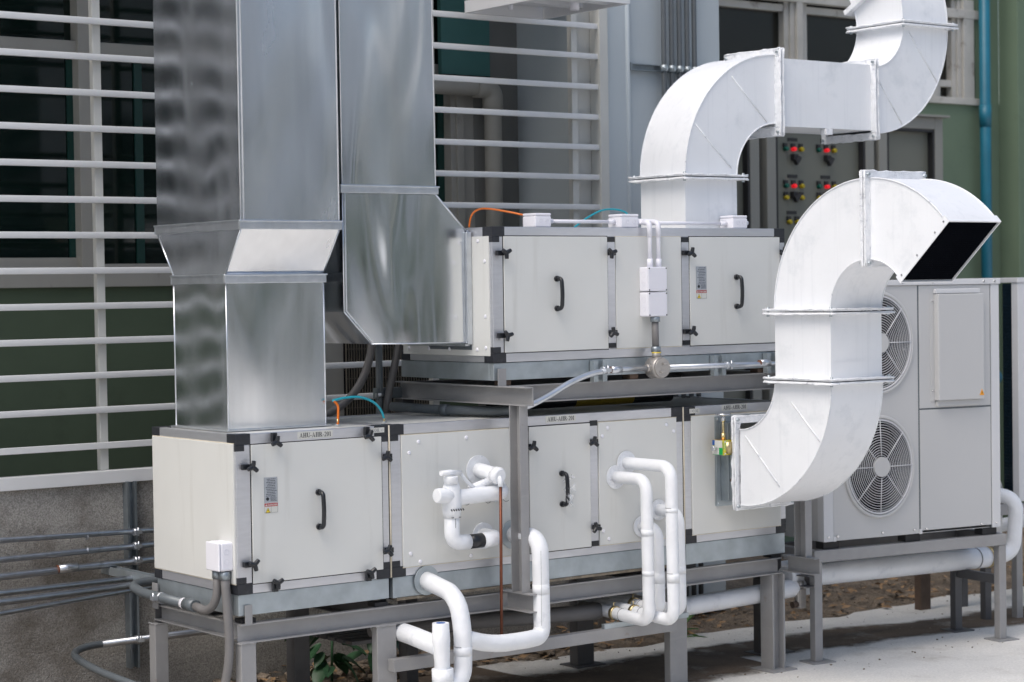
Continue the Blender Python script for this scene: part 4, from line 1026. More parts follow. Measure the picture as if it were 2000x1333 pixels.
for zz, lb in ((1.469, 'upper of the two stacked white boxes on the upper unit front'), (1.326, 'lower of the two stacked white boxes on the upper unit front')):
    b = jbox('junction_box', lb, 2.632, 2.775, -.085, -.003, zz, zz+.139, group='white junction boxes')
    for q in (zz+.043, zz+.096): knockout(b, (2.631, -.045, q), (-1, 0, 0), .016 if q > zz+.06 else .012)
    for xx in (2.64, 2.767):
        for z_ in (zz+.008, zz+.131): obj('lid_screw', disc(BM(), (xx, -.085, z_), (0, -1, 0), .0045, .0012, 8), 'ink', b)
XP = thing('round_conduit_box', 'round cast metal conduit box with grey pipe below the white boxes', 'conduit box', (2.69, -.08, 1.035))
obj('body', tube(BM(), [(2.69, -.045, 1.035), (2.69, -.115, 1.035), (2.69, -.125, 1.035)], lambda q: .062 if q < .8 else .057, 26), 'castal', XP)
obj('cover', tube(BM(), [(2.69, -.126, 1.035), (2.69, -.134, 1.035)], .055, 26), 'castal', XP)
for zz, xx in ((1.058, 2.70), (1.012, 2.683)): obj('cover_lug', BX(xx-.014, xx+.014, -.146, -.133, zz-.006, zz+.006), 'castal', XP, .002)
obj('hub', cyl(BM(), (2.69, -.08, 1.09), (2.69, -.08, 1.125), .026, 14), 'castal', XP); obj('yellow_ring', cyl(BM(), (2.69, -.08, 1.118), (2.69, -.08, 1.124), .0265, 14), 'yellow', XP)
obj('gland', cyl(BM(), (2.695, -.07, 1.125), (2.695, -.07, 1.155), .028, 8), 'galv2', XP)
obj('gland', cyl(BM(), (2.70, -.06, 1.295), (2.70, -.06, 1.324), .028, 8), 'galv2', XP)
obj('pipe', cyl(BM(), (2.695, -.068, 1.15), (2.70, -.06, 1.30), .020, 14), 'flex', XP)
obj('hub', cyl(BM(), (2.61, -.08, 1.035), (2.64, -.08, 1.035), .022, 14), 'castal', XP); obj('hub', cyl(BM(), (2.74, -.08, 1.035), (2.775, -.08, 1.035), .022, 14), 'castal', XP)
CU = thing('steel_conduit', 'bright steel conduit along the upper frame bending down behind the post', 'conduit', (2.4, -.08, 1.03))
obj('pipe', tube(BM(), [(4.1, -.08, 1.022), (2.77, -.08, 1.034)], .0155, 14), 'conduitbright', CU)
obj('pipe', tube(BM(), [(2.61, -.08, 1.035), (2.30, -.08, 1.035), (2.10, -.08, .995), (1.88, -.08, .895), (1.74, -.08, .85), (1.72, .0, .84)], .0165, 14, R=[.12, .12, .1, .05]), 'conduitbright', CU)
for xx in (2.35, 3.50): obj('coupling', cyl(BM(), (xx, -.08, 1.034), (xx+.075, -.08, 1.034), .021, 14), 'conduitbright', CU)
for xx in (2.345, 3.494): obj('rust_ring', cyl(BM(), (xx-.004, -.08, 1.034), (xx+.003, -.08, 1.034), .0178, 14), 'rustring', CU)
clamp(CU, 2.30, -.08, 1.034, .017); clamp(CU, 3.235, -.08, 1.03, .017); clamp(CU, 3.66, -.08, 1.028, .017)
# dark pipes between the units
BP = thing('black_pipe', 'black insulated pipe with yellow sticker lying between the two units', 'pipe', (2.6, .5, .84))
obj('pipe', tube(BM(), [(1.9, .45, .842), (3.25, .45, .842)], .040, 16), 'matteblack', BP)
obj('sticker', tube(BM(), [(2.50, .45, .842), (2.94, .45, .842)], .0408, 16, caps=False), mat('yellow_tape', (.35, .25, .02), .5), BP)
DC = thing('dark_conduit', 'dark grey conduit lying on the lower unit roof behind the post', 'conduit', (1.6, .4, .83))
obj('pipe', tube(BM(), [(1.75, .03, .833), (1.72, .12, .826), (1.58, .5, .826), (1.50, .85, .835)], .026, 14, R=.1), 'darkconduit', DC)
obj('coupling', cyl(BM(), (1.605, .44, .826), (1.59, .49, .826), .032, 14), 'darkconduit', DC)
h0 = thing('dark_hose', 'leftmost dark hose curving down behind the silver ducts', 'hose', (1.3, 1.0, .8), group='dark hoses behind the ducts')
obj('hose', tube(BM(), [(1.47, .98, 1.30), (1.44, .98, 1.08), (1.33, .98, .90), (1.16, .98, .80), (.95, .98, .74)], .023, 12, R=.1), 'flex', h0)
h0 = thing('dark_hose', 'middle straight dark vertical hose behind the silver ducts', 'hose', (1.5, 1.0, .8), group='dark hoses behind the ducts')
obj('hose', tube(BM(), [(1.515, 1.0, 1.35), (1.515, 1.0, -.6)], .020, 12), 'darkconduit', h0); clamp(h0, 1.515, 1.0, .895, .021, 'z')
obj('strut_piece', BX(1.49, 1.66, .985, 1.03, .875, .935), 'galv2', h0)
h0 = thing('dark_hose', 'rightmost slanting dark hose behind the silver ducts', 'hose', (1.6, .97, .8), group='dark hoses behind the ducts')
obj('hose', tube(BM(), [(1.66, .96, 1.30), (1.60, .96, 1.08), (1.55, .96, .90), (1.53, .96, .78)], .022, 12, R=.1), 'flex', h0)
# small coloured hoses
def hose(label, pts, m, r=.0055):
    h = thing('thin_hose', label, 'hose', pts[0], group='thin coloured hoses')
    # catmull-rom
    P_ = [Vector(p) for p in pts]; P_ = [P_[0]]+P_+[P_[-1]]; out = []
    for i in range(1, len(P_)-2):
        for k in range(8):
            t_ = k/8; a_, b_, c_, d_ = P_[i-1:i+3]
            out.append(.5*((2*b_)+(-a_+c_)*t_+(2*a_-5*b_+4*c_-d_)*t_*t_+(-a_+3*b_-3*c_+d_)*t_**3))
    out.append(P_[-2])
    obj('hose', tube(BM(), out, r, 10), m, h)
    return h
h = hose('orange hose arching into the left box on the upper unit', [(1.685, .33, 1.84), (1.70, .33, 1.90), (1.74, .33, 1.935), (1.81, .33, 1.945), (1.90, .25, 1.925), (1.98, .12, 1.89)], 'orangehose')
h = hose('light blue hose arching between two boxes on the upper unit', [(2.40, .3, 1.835), (2.48, .3, 1.885), (2.60, .3, 1.938), (2.70, .3, 1.950), (2.77, .28, 1.935), (2.79, .25, 1.90)], 'bluehose')
h = hose('short light blue hose stub beside the pvc pipe on the upper unit', [(2.20, .3, 1.835), (2.21, .3, 1.87), (2.215, .3, 1.885)], 'bluehose')
h = hose('orange hose rising from the left module roof', [(.725, .20, .80), (.728, .20, .86), (.726, .20, .90), (.70, .20, .926)], 'orangehose', .0065)
obj('nipple', cyl(BM(), (.725, .2, .796), (.725, .2, .83), .006, 8), 'brass', h); obj('nipple_base', disc(BM(), (.725, .2, .796), (0, 0, 1), .016, .005, 10), 'galv', h)
h = hose('teal hose arching over the left module roof', [(.695, .20, .926), (.77, .20, .938), (.86, .20, .938), (.94, .20, .912), (.99, .20, .87), (1.015, .20, .82)], 'bluehose', .0065)
h.children  # keep
obj('nipple', cyl(BM(), (1.015, .2, .796), (1.015, .2, .83), .006, 8), 'brass', h); obj('nipple_base', disc(BM(), (1.015, .2, .796), (0, 0, 1), .016, .005, 10), 'galv', h)

# ------------------------------------------------------------------ insulated pipes in front of the lower unit
def rings(parent, pts, r, every=.32):
    P_ = [Vector(p) for p in pts]
    for a_, b_ in zip(P_, P_[1:]):
        d_ = b_-a_; L2 = d_.length
        if L2 < .16: continue
        n_ = max(1, int(L2/every))
        for i in range(n_):
            c_ = a_+d_*((i+.5+random.uniform(-.2, .2))/n_); t_ = d_.normalized()
            obj('tape_wrap', tube(BM(), [c_, c_+t_*random.uniform(.025, .06)], r+.0009, 18, wob=.006), 'tape', parent)
            if random.random() < .6:
                s_ = t_.orthogonal().normalized(); q_ = t_.cross(s_); o_ = c_-t_*.001
                obj('tape_seam', tube(BM(), [o_+(s_*math.cos(k*.3)+q_*math.sin(k*.3))*(r+.0016) for k in range(14)], .0011, 4), 'inkfaint', parent)
def fl(parent, x, z, r=.070, m='flange', y=-.009): return obj('wall_disc', disc(BM(), (x, y, z), (0, -1, 0), r, .006, 32), m, parent)
V = thing('valve_assembly', 'white taped valve with handwheel and pipe bypass left of the post', 'valve', (1.3, -.1, .3))
fl(V, 1.475, .527, .080); fl(V, 1.585, .42, .072, y=-.0065); fl(V, 1.500, .170, .072)
obj('pipe', tube(BM(), [(1.475, -.01, .527), (1.482, -.16, .508)], .040, 18, wob=.02), 'tape', V)
obj('pipe_cap', tube(BM(), [(1.482, -.155, .508), (1.483, -.185, .505), (1.484, -.20, .503)], lambda q: .046 if q < .6 else .034, 18), 'tape', V)
obj('pipe', tube(BM(), [(1.558, -.01, .42), (1.558, -.14, .415), (1.24, -.14, .402), (1.20, -.14, .40)], .042, 18, R=[.06, .02], wob=.025), 'tape', V)
obj('valve_body', tube(BM(), [(1.205, -.14, .30), (1.205, -.14, .34), (1.205, -.14, .40), (1.205, -.14, .46), (1.205, -.14, .50)], lambda q: (.043, .050, .054, .046, .034)[min(4, int(q*4.01))], 20, wob=.02), 'tape', V)
obj('valve_end', tube(BM(), [(1.22, -.14, .415), (1.15, -.15, .420), (1.10, -.16, .425), (1.095, -.16, .425)], lambda q: (.048, .042, .038, .034)[min(3, int(q*3.01))], 20), 'tape', V)
obj('valve_neck', tube(BM(), [(1.195, -.15, .48), (1.195, -.15, .512), (1.195, -.15, .52)], .038, 18), 'tape', V)
obj('handwheel', tube(BM(), [(1.125, -.16, .540), (1.19, -.15, .541), (1.265, -.14, .533)], .0135, 12, wob=.03), 'tape', V)
obj('handle_strap', tube(BM(), [(1.262, -.14, .533), (1.32, -.13, .475), (1.375, -.12, .440)], .010, 10, R=.03), 'tape', V)
obj('brace', tube(BM(), [(1.345, -.10, .437), (1.46, -.14, .480)], .020, 12), 'tape', V)
obj('pipe', tube(BM(), [(1.205, -.14, .31), (1.205, -.14, .168), (1.31, -.14, .165)], .041, 18, R=.075, wob=.02), 'tape', V)
obj('black_tape_band', tube(BM(), [(1.305, -.14, .165), (1.400, -.14, .166)], .0385, 18), 'black', V)
obj('pipe', tube(BM(), [(1.398, -.14, .166), (1.50, -.14, .170), (1.50, -.01, .170)], .042, 18, R=.07, wob=.02), 'tape', V)
obj('curled_strap', tube(BM(), [(1.50, -.15, .52), (1.55, -.12, .535), (1.59, -.05, .52)], .010, 8, R=.05), 'tape', V)
bm = BM()
for q in (1.30, 1.44, 1.56): tube(bm, [(q, -.14+math.cos(k)*.0435, .404+math.sin(k)*.0435) for k in [x_*.35-2.2 for x_ in range(10)]], .0013, 4)
tube(bm, [(1.175, -.14-.0405, .305), (1.235, -.14-.0405, .305)], .0018, 4); tube(bm, [(1.199, -.181, .30), (1.20, -.181, .25)], .0013, 4)
for k in range(6): tube(bm, [(1.16+k*.015, -.198, .352), (1.166+k*.015, -.20, .342)], .0035, 4)
obj('tape_seam', bm, 'ink', V)
CR = tag(obj('copper_rod', tube(BM(), [(1.478, -.205, .455), (1.470, -.205, -.36)], .0085, 10), 'copper'), 'thin brown copper rod hanging straight down left of the post', 'rod')
obj('elbow', tube(BM(), [(1.47, -.16, .50), (1.478, -.205, .50), (1.478, -.205, .45)], .014, 10, R=.03), 'tape', V)

PB = thing('insulated_pipe', 'white insulated pipe looping from right of the post down and back left', 'pipe', (1.5, -.2, -.3))
fl(PB, 1.70, .162, .080, 'galv')
obj('pipe', tube(BM(), [(1.70, -.01, .162), (1.705, -.245, .165), (1.70, -.26, -.36), (1.60, -.29, -.365), (1.34, -.31, -.362), (1.12, -.32, -.30)], .0455, 20, R=[.085, .10, .08, .1], wob=.012), 'tape', PB)
bm = BM(); tube(bm, [(1.672, -.295, .10), (1.668, -.30, -.1), (1.664, -.302, -.30)], .0012, 4); tube(bm, [(1.60, -.325, -.345), (1.34, -.350, -.345), (1.2, -.355, -.322)], .0014, 4)
obj('tape_seam', bm, 'inkfaint', PB)
PC = thing('insulated_pipe', 'thick white insulated pipe bending down from the left sill joint', 'pipe', (1.1, -.25, -.3))
fl(PC, 1.13, -.035, .078, 'galv', -.004)
obj('pipe', tube(BM(), [(1.13, -.0, -.035), (1.13, -.275, -.085), (1.13, -.33, -.25), (1.125, -.33, -.52), (.98, -.36, -.56), (.80, -.40, -.60)], .0475, 20, R=[.10, .1, .10, .05], wob=.012), 'tape', PC)
rings(PC, [(1.13, -.33, -.2), (1.125, -.33, -.50)], .0475, .2); rings(PB, [(1.704, -.245, .08), (1.70, -.26, -.28)], .0455, .25)
PD = thing('insulated_pipe', 'short open-topped upright white pipe at the bottom beside the leg', 'pipe', (.98, -.34, -.45))
obj('pipe', tube(BM(), [(.983, -.34, -.205), (.984, -.34, -.30), (.988, -.34, -.40), (.990, -.34, -.52)], lambda q: .043+.004*math.sin(q*6), 20), 'tape', PD)
obj('tee_collar', tube(BM(), [(.990, -.34, -.44), (.992, -.34, -.52)], .056, 20), 'tape', PD)
obj('open_end', disc(BM(), (.983, -.34, -.2045), (0, 0, 1), .024, .001, 18), 'bluep', PD)
obj('branch', tube(BM(), [(.985, .25, -.285), (.985, -.05, -.300), (.986, -.33, -.330)], .050, 18, R=.05), 'tape', PD)

def riser(label, fx, fz, yo, zd, yb, r=.0345, disc_m='flange', yend=.3, dr=.068, zo=0):
    p = thing('insulated_pipe', label, 'pipe', (fx, yo, zd), group='white insulated riser pipes')
    fl(p, fx, fz, dr, disc_m, y=-.009-.0035*((int(fx*100)//7) % 2))
    obj('pipe', tube(BM(), [(fx, -.01, fz), (fx, yo, fz+zo), (fx+.005, yo-.005, zd), (fx, yb, zd+.01), (fx, yend, zd+.03)], r, 18, R=[.07, .07, .01], wob=.010), 'tape', p)
    rings(p, [(fx, yo, fz-.08), (fx+.005, yo-.005, zd+.08)], r, .30)
    bm = BM(); tube(bm, [(fx+math.cos(k)*(r+.001), yb+.05, zd+.012+math.sin(k)*(r+.001)) for k in [x_*.4 for x_ in range(17)]], .0012, 4)
    obj('tape_seam', bm, 'ink', p)
    bm = BM(); tube(bm, [(fx, yb+.10, zd+.014), (fx, yb+.125, zd+.015)], r+.006, 18); tube(bm, [(fx-.008, yb+.112, zd+r+.01), (fx-.008, yb+.112, zd+r+.04), (fx+.012, yb+.112, zd+r+.04), (fx+.012, yb+.112, zd+r+.012)], .004, 6)
    obj('pipe_clamp', bm, 'brass', p)
    return p
riser('front left insulated pipe of the four dropping beside the right panel', 2.433, .425, -.275, -.365, -.10)
riser('front right insulated pipe of the four dropping beside the right panel', 2.510, .500, -.395, -.355, -.18)
riser('short insulated pipe half hidden behind the front left drop pipe', 2.618, .130, -.150, -.340, -.05, dr=.06)
riser('rightmost insulated pipe half hidden behind the front right drop pipe', 2.747, .215, -.185, -.355, -.06, dr=.06)
MP = thing('insulated_pipe', 'large insulated pipe in shadow running under the lower unit', 'pipe', (2.2, .5, -.4))
obj('pipe', tube(BM(), [(1.0, .35, -.32), (2.43, .1, -.35), (2.43, .3, -.35)], .045, 16, R=.1), 'flex', MP)

# pipes under the condensers
def lp(label, pts, r, R=.08):
    p = thing('main_pipe', label, 'pipe', pts[0], group='white insulated mains behind the stands')
    obj('pipe', tube(BM(), pts, r, 20, R=R, wob=.004), 'tape', p); return p
lp('long white main pipe in shadow behind the end leg of the lower unit', [(2.9, .15, -.40), (4.12, .15, -.372)], .056)
p = lp('thick white main pipe under the condenser bending up at its right end', [(3.95, .19, -.312), (5.78, .15, -.345)], .070)
obj('bend', tube(BM(), [(5.78, .15, -.345), (6.02, .12, -.345), (6.04, .10, .04), (5.90, .35, .06)], .05, 20, R=.10, wob=.006), 'tape', p)
bm = BM(); tube(bm, [(5.775, .15, -.345), (5.80, .15, -.345)], .076, 20); tube(bm, [(5.79, .11, -.27), (5.79, .11, -.235), (5.81, .10, -.235), (5.81, .1, -.27)], .006, 6); obj('pipe_clamp', bm, 'brass', p)
bm = BM(); tube(bm, [(5.66, .15, -.343), (5.668, .15, -.343)], .0715, 20); obj('tape_seam', bm, 'inkfaint', p)
p = lp('rear white main pipe above the thick one behind the condenser stand', [(4.2, .62, -.33), (6.2, .60, -.30)], .042)
bm = BM(); tube(bm, [(5.78, .605, -.306), (5.81, .605, -.306)], .049, 14); obj('pipe_clamp', bm, 'brass', p)
for k, xx in enumerate((5.3, 5.45, 5.62)):
    c_ = tag(obj('loose_clamp', tube(BM(), [(xx, .30, -.28), (xx+.02, .30, -.24), (xx+.05, .29, -.24), (xx+.06, .29, -.28)], .009, 6, R=.01), 'brass'), ('leftmost', 'middle', 'rightmost')[k]+' of three small brass pipe clamps above the thick main pipe', 'clamp', 'brass pipe clamps')
lp('white main pipe disappearing right behind the second condenser', [(6.2, .95, -.32), (8.5, 1.1, -.25)], .05)
p = lp('second white bend pipe tucked behind the condenser corner', [(6.3, .5, -.35), (6.32, .5, .12), (6.0, .6, .14)], .04)
XL = thing('conduit_body', 'cast metal conduit elbow body hanging beside the end leg', 'conduit box', (4.0, .1, -.5))
obj('body', BX(3.965, 4.035, .09, .135, -.50, -.38), 'castal', XL, .018)
obj('cover', BX(3.975, 4.025, .084, .0895, -.495, -.375), 'castal', XL, .003)
obj('hub', cyl(BM(), (4.0, .11, -.38), (4.0, .11, -.33), .022, 12), 'castal', XL); obj('hub', cyl(BM(), (3.93, .11, -.47), (3.97, .11, -.47), .02, 12), 'rust', XL)
CB = tag(obj('steel_conduit', tube(BM(), [(4.3, .35, -.1), (4.75, .3, -.12), (5.2, .5, -.03)], .014, 10, R=.2), 'conduitbright'), 'thin bright conduit glimpsed under the base of the condenser unit', 'conduit')

# ------------------------------------------------------------------ condenser unit
th = math.radians(-8.5)
CO = thing('condenser_unit', 'two-fan white condenser unit on its own grey stand at the right', 'air conditioner', (4.10, 0, -.09), th)
L_ = dict(local=True)
Wc, Hc, Dc = 1.41, 1.605, .42
obj('casing', BX(.0, Wc, .125, Dc, 0, Hc-.035), 'unit', CO, .004, **L_)
bm = BM(); box(bm, .0, .004, .02, .1245, 0, Hc-.036); box(bm, Wc-.004, Wc, .02, .1245, 0, Hc-.036); box(bm, .005, Wc-.005, .02, .1245, 0, .004); box(bm, .748, .756, .02, .1245, .005, Hc-.036)
obj('side_skin', bm, 'unit', CO, **L_)
obj('top_cover', BX(-.012, Wc+.012, -.012, Dc+.01, Hc-.035, Hc), 'unitlight', CO, .004, **L_)
obj('corner_strip', BX(-.004, .072, -.004, .06, .0, Hc-.036), 'unitlight', CO, .004, **L_)
obj('corner_strip', BX(1.345, Wc+.004, -.004, .06, .0, Hc-.036), 'unitlight', CO, .004, **L_)
# fan panel with two round holes
def holed_panel(x0, x1, z0, z1, y, holes, n=40):
    bm = BM(); zs = [z0]+[(holes[i][1]+holes[i+1][1])/2 for i in range(len(holes)-1)]+[z1]
    for (cx, cz, rx, rz), za, zb in zip(holes, zs, zs[1:]):
        inner = []; outer = []
        ang = sorted([2*PI*k/n for k in range(n)]+[math.atan2(b_-cz, a_-cx) % (2*PI) for a_ in (x0, x1) for b_ in (za, zb)])
        for a_ in ang:
            c_, s_ = math.cos(a_), math.sin(a_)
            inner.append(bm.verts.new((cx+rx*c_, y, cz+rz*s_)))
            tx = ((x1-cx) if c_ > 0 else (cx-x0))/max(abs(c_), 1e-6); tz = ((zb-cz) if s_ > 0 else (cz-za))/max(abs(s_), 1e-6)
            q = min(tx, tz); outer.append(bm.verts.new((cx+q*c_, y, cz+q*s_)))
        m_ = len(ang)
        for k in range(m_): bm.faces.new((inner[k], inner[(k+1) % m_], outer[(k+1) % m_], outer[k]))
    return bm
RX, RZ = .262, .305
holes = [(.43, .443, RX, RZ), (.43, 1.215, RX, RZ)]
bm = holed_panel(.074, .745, .004, Hc-.037, .0, holes)
for f in bm.faces: f.normal_update()
obj('fan_panel', bm, 'unit', CO, **L_)
def ell(cx, cz, rx, rz, y, n=48): return [(cx+rx*math.cos(2*PI*k/n), y, cz+rz*math.sin(2*PI*k/n)) for k in range(n+1)]
for (cx, cz, rx, rz) in holes:
    fg = obj('fan_guard', tube(BM(), ell(cx, cz, rx+.006, rz+.006, -.006), .012, 8, caps=False), 'unit', CO, **L_)
    ob = BM(); tube(ob, ell(cx, cz, rx-.012, rz-.014, -.012), .006, 8, caps=False); obj('guard_rim', ob, 'wire', fg, **L_)
    bm = BM()
    pr = [Vector(p) for p in ell(cx, cz, rx, rz, .0)]; pb = [Vector((p.x, .12, p.z)) for p in pr]
    A_ = [bm.verts.new(p) for p in pr[:-1]]; B_ = [bm.verts.new(p) for p in pb[:-1]]
    for k in range(len(A_)): bm.faces.new((A_[k], A_[(k+1) % len(A_)], B_[(k+1) % len(A_)], B_[k])).smooth = True
    obj('fan_shroud', bm, 'darkconduit', fg, **L_)  # coloured darker than the casing to paint shade into the fan recess
    bm = BM(); vs = [bm.verts.new((p.x, .118, p.z)) for p in pr[:-1]]; bm.faces.new(vs[::-1]); obj('dark_back', bm, 'void', fg, **L_)  # near-black disc painting the shade behind the fan
    nr = 15; w0_ = None
    for i in range(nr):
        q = .24+.72*i/(nr-1)
        obj('guard_wire', tube(BM(), ell(cx, cz, rx*q, rz*q, -.022+.012*(q**2), 44), .0023, 5, caps=False), 'wire', fg, **L_)
    for k in range(8):
        a_ = k*PI/4+.1*0; c_, s_ = math.cos(a_), math.sin(a_)
        obj('guard_spoke', tube(BM(), [(cx+rx*.22*c_, -.027, cz+rz*.22*s_), (cx+rx*.98*c_, -.014, cz+rz*.98*s_)], .0032, 6), 'wire', fg, **L_)
    ob = BM(); tube(ob, [(cx, -.018, cz), (cx, -.034, cz)], .062, 28); 
    obj('guard_hub', ob, 'unit', fg, **L_)
    fan = obj('fan', tube(BM(), [(cx, .03, cz), (cx, .10, cz)], .06, 20), 'matteblack', CO, **L_)
    for k in range(3):
        bm = BM(); a0_ = k*2.094+.4; n = 8; rows = []
        for j in range(5):
            r_ = .06+(rx-.08)*j/4; rows.append([bm.verts.new((cx+r_*math.cos(a0_+i*.9/n), .10-.06*i/n, cz+r_*math.sin(a0_+i*.9/n))) for i in range(n+1)])
        for j in range(4):
            for i in range(n): bm.faces.new((rows[j][i], rows[j][i+1], rows[j+1][i+1], rows[j+1][i])).smooth = True
        bmesh.ops.solidify(bm, geom=bm.faces[:], thickness=.003)
        obj('blade', bm, 'matteblack', fan, **L_)
obj('upper_panel', BX(.758, 1.338, -.002, .018, .792, Hc-.037), 'unit', CO, .003, **L_)
obj('lower_panel', BX(.758, 1.338, -.002, .018, .02, .782), 'unit', CO, .003, **L_)
bm = BM(); box(bm, .745, .758, .002, .019, .0, Hc-.037); box(bm, .758, 1.345, .003, .019, .782, .792); box(bm, 1.338, 1.345, .004, .019, .0, Hc-.037); obj('panel_gap', bm, 'darkconduit', CO, **L_)
ab = obj('access_box', BX(.875, 1.250, -.05, -.002, .838, 1.512), 'unit', CO, .006, **L_)
obj('box_flange', BX(.845, .876, -.006, -.002, .832, 1.515), 'unit', ab, .001, **L_); obj('box_hood', BX(.872, 1.235, -.03, -.002, 1.515, 1.545), 'unitlight', ab, .004, **L_)
obj('box_foot', BX(.885, 1.235, -.025, -.002, .80, .837), 'unit', ab, .004, **L_)
obj('warning_sign', prism(BM(), [(1.205, .862), (1.243, .862), (1.224, .902)], 'y', -.0515, -.0503), 'orangep', ab, **L_)
obj('lightning_mark', prism(BM(), [(1.222, .866), (1.229, .876), (1.224, .876), (1.227, .888), (1.219, .874), (1.224, .874)], 'y', -.0525, -.0516), 'ink', ab, **L_)
bs = None
for (x, z) in ((.86, .90), (.86, 1.47), (.03, .03), (.10, .03), (.45, .03), (.70, .03), (.80, .03), (1.25, .03), (1.375, .03), (.62, Hc-.016), (.86, Hc-.016), (1.28, Hc-.016), (1.37, Hc-.016), (.63, .20+.97), (.03, 1.3)):
    bs_ = tube(BM(), [(x, -.002, z), (x, -.016 if z > Hc-.03 else -.010, z)], .0075, 8)
    obj('screw', bs_, 'chrome', CO, **L_)
for z in (0,):
    obj('base_tab', BX(.070, .09, -.006, .02, .0, .03), 'unitlight', CO, **L_); obj('base_tab', BX(.745, .765, -.006, .02, .0, .03), 'unitlight', CO, **L_)
# condenser stand
CS = thing('condenser_stand', 'grey steel stand with square legs under the two-fan condenser unit', 'stand', (4.10, 0, G), th)
zt = -.048-.09-G
def sbx(name, a, m='steelpaint', par=CS, bev=.004): return obj(name, BX(*a), m, par, bev, local=True)
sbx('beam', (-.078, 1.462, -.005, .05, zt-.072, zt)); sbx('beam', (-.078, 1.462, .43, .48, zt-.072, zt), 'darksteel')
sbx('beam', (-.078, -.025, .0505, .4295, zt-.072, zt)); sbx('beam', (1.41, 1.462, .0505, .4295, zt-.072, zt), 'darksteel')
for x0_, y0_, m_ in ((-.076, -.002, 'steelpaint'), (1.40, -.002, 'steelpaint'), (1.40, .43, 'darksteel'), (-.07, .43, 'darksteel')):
    l = sbx('leg', (x0_, x0_+.058, y0_, y0_+.055, .008, zt-.0725), m_)
    sbx('foot_plate', (x0_-.05, x0_+.12, y0_-.05, y0_+.10, 0, .008), m_, l, .001)
sbx('side_rail', (1.41, 1.45, .056, .43, .36, .42), 'darksteel')
for x in (.06, .7, 1.33): sbx('rubber_pad', (x-.05, x+.07, .02, .10, zt+.001, zt+.047), 'matteblack')
# second condenser (behind, at the frame edge)
C2 = thing('condenser_unit', 'second condenser unit at the right edge showing its dark coil end', 'air conditioner', (6.285, .28, -.02), th)
obj('corner_strip', BX(-.004, .08, -.004, .06, -.0, 1.505), 'unitlight', C2, .004, **L_)
obj('casing', BX(.01, 1.3, .02, .15, 0, 1.50), 'unit', C2, **L_)
obj('top_cover', BX(-.012, 1.32, -.012, .66, 1.505, 1.54), 'unitlight', C2, .004, **L_)
obj('coil', BX(-.002, .0095, .061, .15, .02, 1.50), 'coil', C2, **L_)
bm = BM()
for i in range(62): box(bm, -.006, -.0022, .062, .149, .03+i*.0238, .034+i*.0238)
for i in range(7): box(bm, -.006, -.0022, .07+i*.012, .072+i*.012, .03, 1.49)
tag(obj('coil_guard', bm, 'coil', C2, **L_), kind='stuff')
obj('corner_strip', BX(-.004, .03, .5605, .60, 0, 1.5), 'unit', C2, **L_)
C3 = thing('condenser_stand', 'dark legged stand under the second condenser unit at the right edge', 'stand', (6.31, .28, G), th)
for x0_, y0_ in ((-.05, .0), (-.28, .06), (1.2, .0), (-.02, .6), (1.2, .6)):
    sbx('leg', (x0_, x0_+.055, y0_, y0_+.055, 0, .72), 'darksteel' if y0_ else 'steelpaint', C3)
sbx('beam', (-.28, 1.3, .0, .055, .7205, .79), 'steelpaint', C3); sbx('beam', (-.05, 0.0, .0555, .66, .7205, .79), 'darksteel', C3)
RL = tag(obj('rusty_post', BX(6.05, 6.15, .97, 1.03, G, -.2), 'rust'), 'short rusty steel post standing in the soil behind the condenser', 'post')

# ------------------------------------------------------------------ plants
random.seed(11)
def leafmesh(L2, W_, droop):
    bm = BM(); n = 7; rows = []
    for i in range(n+1):
        s = i/n; wdt = W_*math.sin(PI*min(1, s*.92+.04))**.8*(1-.25*s); z = -droop*s*s
        rows.append([bm.verts.new((L2*s, -wdt, z+.012)), bm.verts.new((L2*s, 0, z)), bm.verts.new((L2*s, wdt, z+.012))])
    for a_, b_ in zip(rows, rows[1:]):
        for k in range(2): bm.faces.new((a_[k], b_[k], b_[k+1], a_[k+1])).smooth = True
    return bm
def plant(name, label, loc, n, L2, W_, m, spread, up, stem_h):
    p = thing(name, label, 'plant', loc)
    l0 = obj('leaf', leafmesh(L2, W_, L2*.35), m, p, local=True)
    l0.location = (0, 0, stem_h)
    for i in range(n):
        a_ = random.uniform(0, 2*PI); h_ = random.uniform(.25, 1)*stem_h
        l = inst(l0, p, (math.cos(a_)*spread*.3, math.sin(a_)*spread*.3, h_), (random.uniform(-.4, .4), random.uniform(-.1, .9)-up, a_))
        s = random.uniform(.55, 1.15); l.scale = (s, s, s)
    obj('stem', tube(BM(), [(0, 0, 0), (.01, .0, stem_h)], .008, 6), m, p, local=True)
plant('leafy_plant', 'dark broad-leaved plant in shadow behind the front left legs', (1.42, 1.42, G), 26, .17, .055, 'leaf', .25, .1, .34)
plant('leafy_plant', 'broad-leaved plant close to the middle leg under the lower unit', (1.82, 1.55, G), 20, .19, .06, 'leaf', .25, .1, .42)
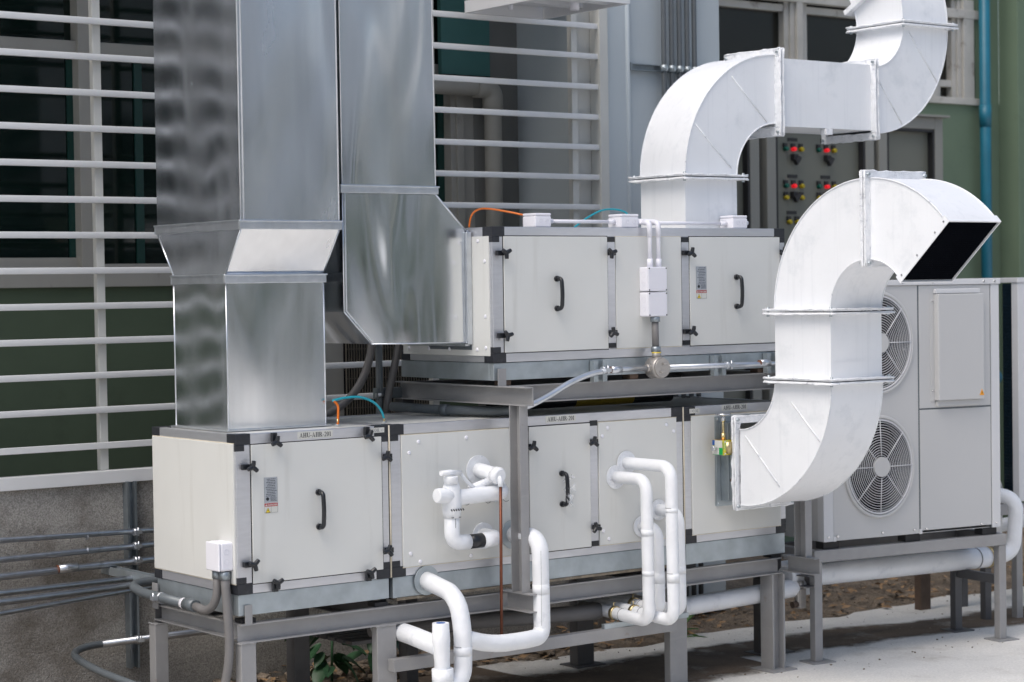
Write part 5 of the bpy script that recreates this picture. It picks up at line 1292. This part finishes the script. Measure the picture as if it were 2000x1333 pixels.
plant('grass_tuft', 'tuft of long green grass blades beside the concrete slab edge', (3.98, 1.25, G-.02), 12, .34, .009, 'grassblade', .06, .9, .05)

# ------------------------------------------------------------------ surroundings facing the units (behind the camera; seen in the metal)
ob = thing('opposite_building', 'pale building across the yard facing the units', 'building', (8, -26, G))
obj('wall', BX(-30, 20.6, -30, -26, G, 10.5), 'buildpale', ob); obj('wall', BX(24.0, 46, -30, -26, G, 9.0), 'buildpale', ob)
for i in range(16):
    for z in (.4, 3.6): obj('window', BX(-26+i*4.1, -24+i*4.1, -26, -25.95, z, z+1.7), 'builddark', ob)
random.seed(5)
def tree(x, y, h, label):
    t_ = thing('garden_tree', label, 'tree', (x, y, G), group='trees across the yard')
    obj('trunk', tube(BM(), [(x, y, G), (x+.2, y, G+h*.3), (x, y+.2, G+h*.6)], lambda q: .22-.12*q, 8), 'bark', t_)
    bm = BM()
    for i in range(1400):
        v = Vector((random.gauss(0, 1), random.gauss(0, 1), random.gauss(0, .8))); v = v.normalized()*random.uniform(.5, 1)**.5
        c = Vector((x+v.x*h*.34, y+v.y*h*.34, G+h*.62+v.z*h*.34)); a_ = Vector((random.uniform(-1, 1), random.uniform(-1, 1), random.uniform(-1, 1)))*.16; b_ = Vector((random.uniform(-1, 1), random.uniform(-1, 1), random.uniform(-1, 1)))*.16
        bm.faces.new([bm.verts.new(c), bm.verts.new(c+a_), bm.verts.new(c+b_)])
    tag(obj('crown', bm, 'foliage', t_), kind='stuff')
for x, y, h in ((5, -20, 6.5), (11, -18, 4.5), (17.8, -22, 5.5), (20.2, -24, 3.4), (22.5, -21, 6.5), (29, -17, 6.5), (-3, -23, 6), (36, -20, 8)):
    tree(x, y, h, 'leafy garden tree %s across the yard from the units' % {5: 'of middling height', 11: 'slender', 17.8: 'rounded one beside the gap', 20.2: 'smallest low one', 22.5: 'tall and broad', 29: 'nearest', -3: 'leftmost', 36: 'rightmost and tallest'}[x])
for o in list(D.objects):
    if o.type == 'MESH' and o.name.startswith('gap_shadow'): o.name = 'gap_strip'
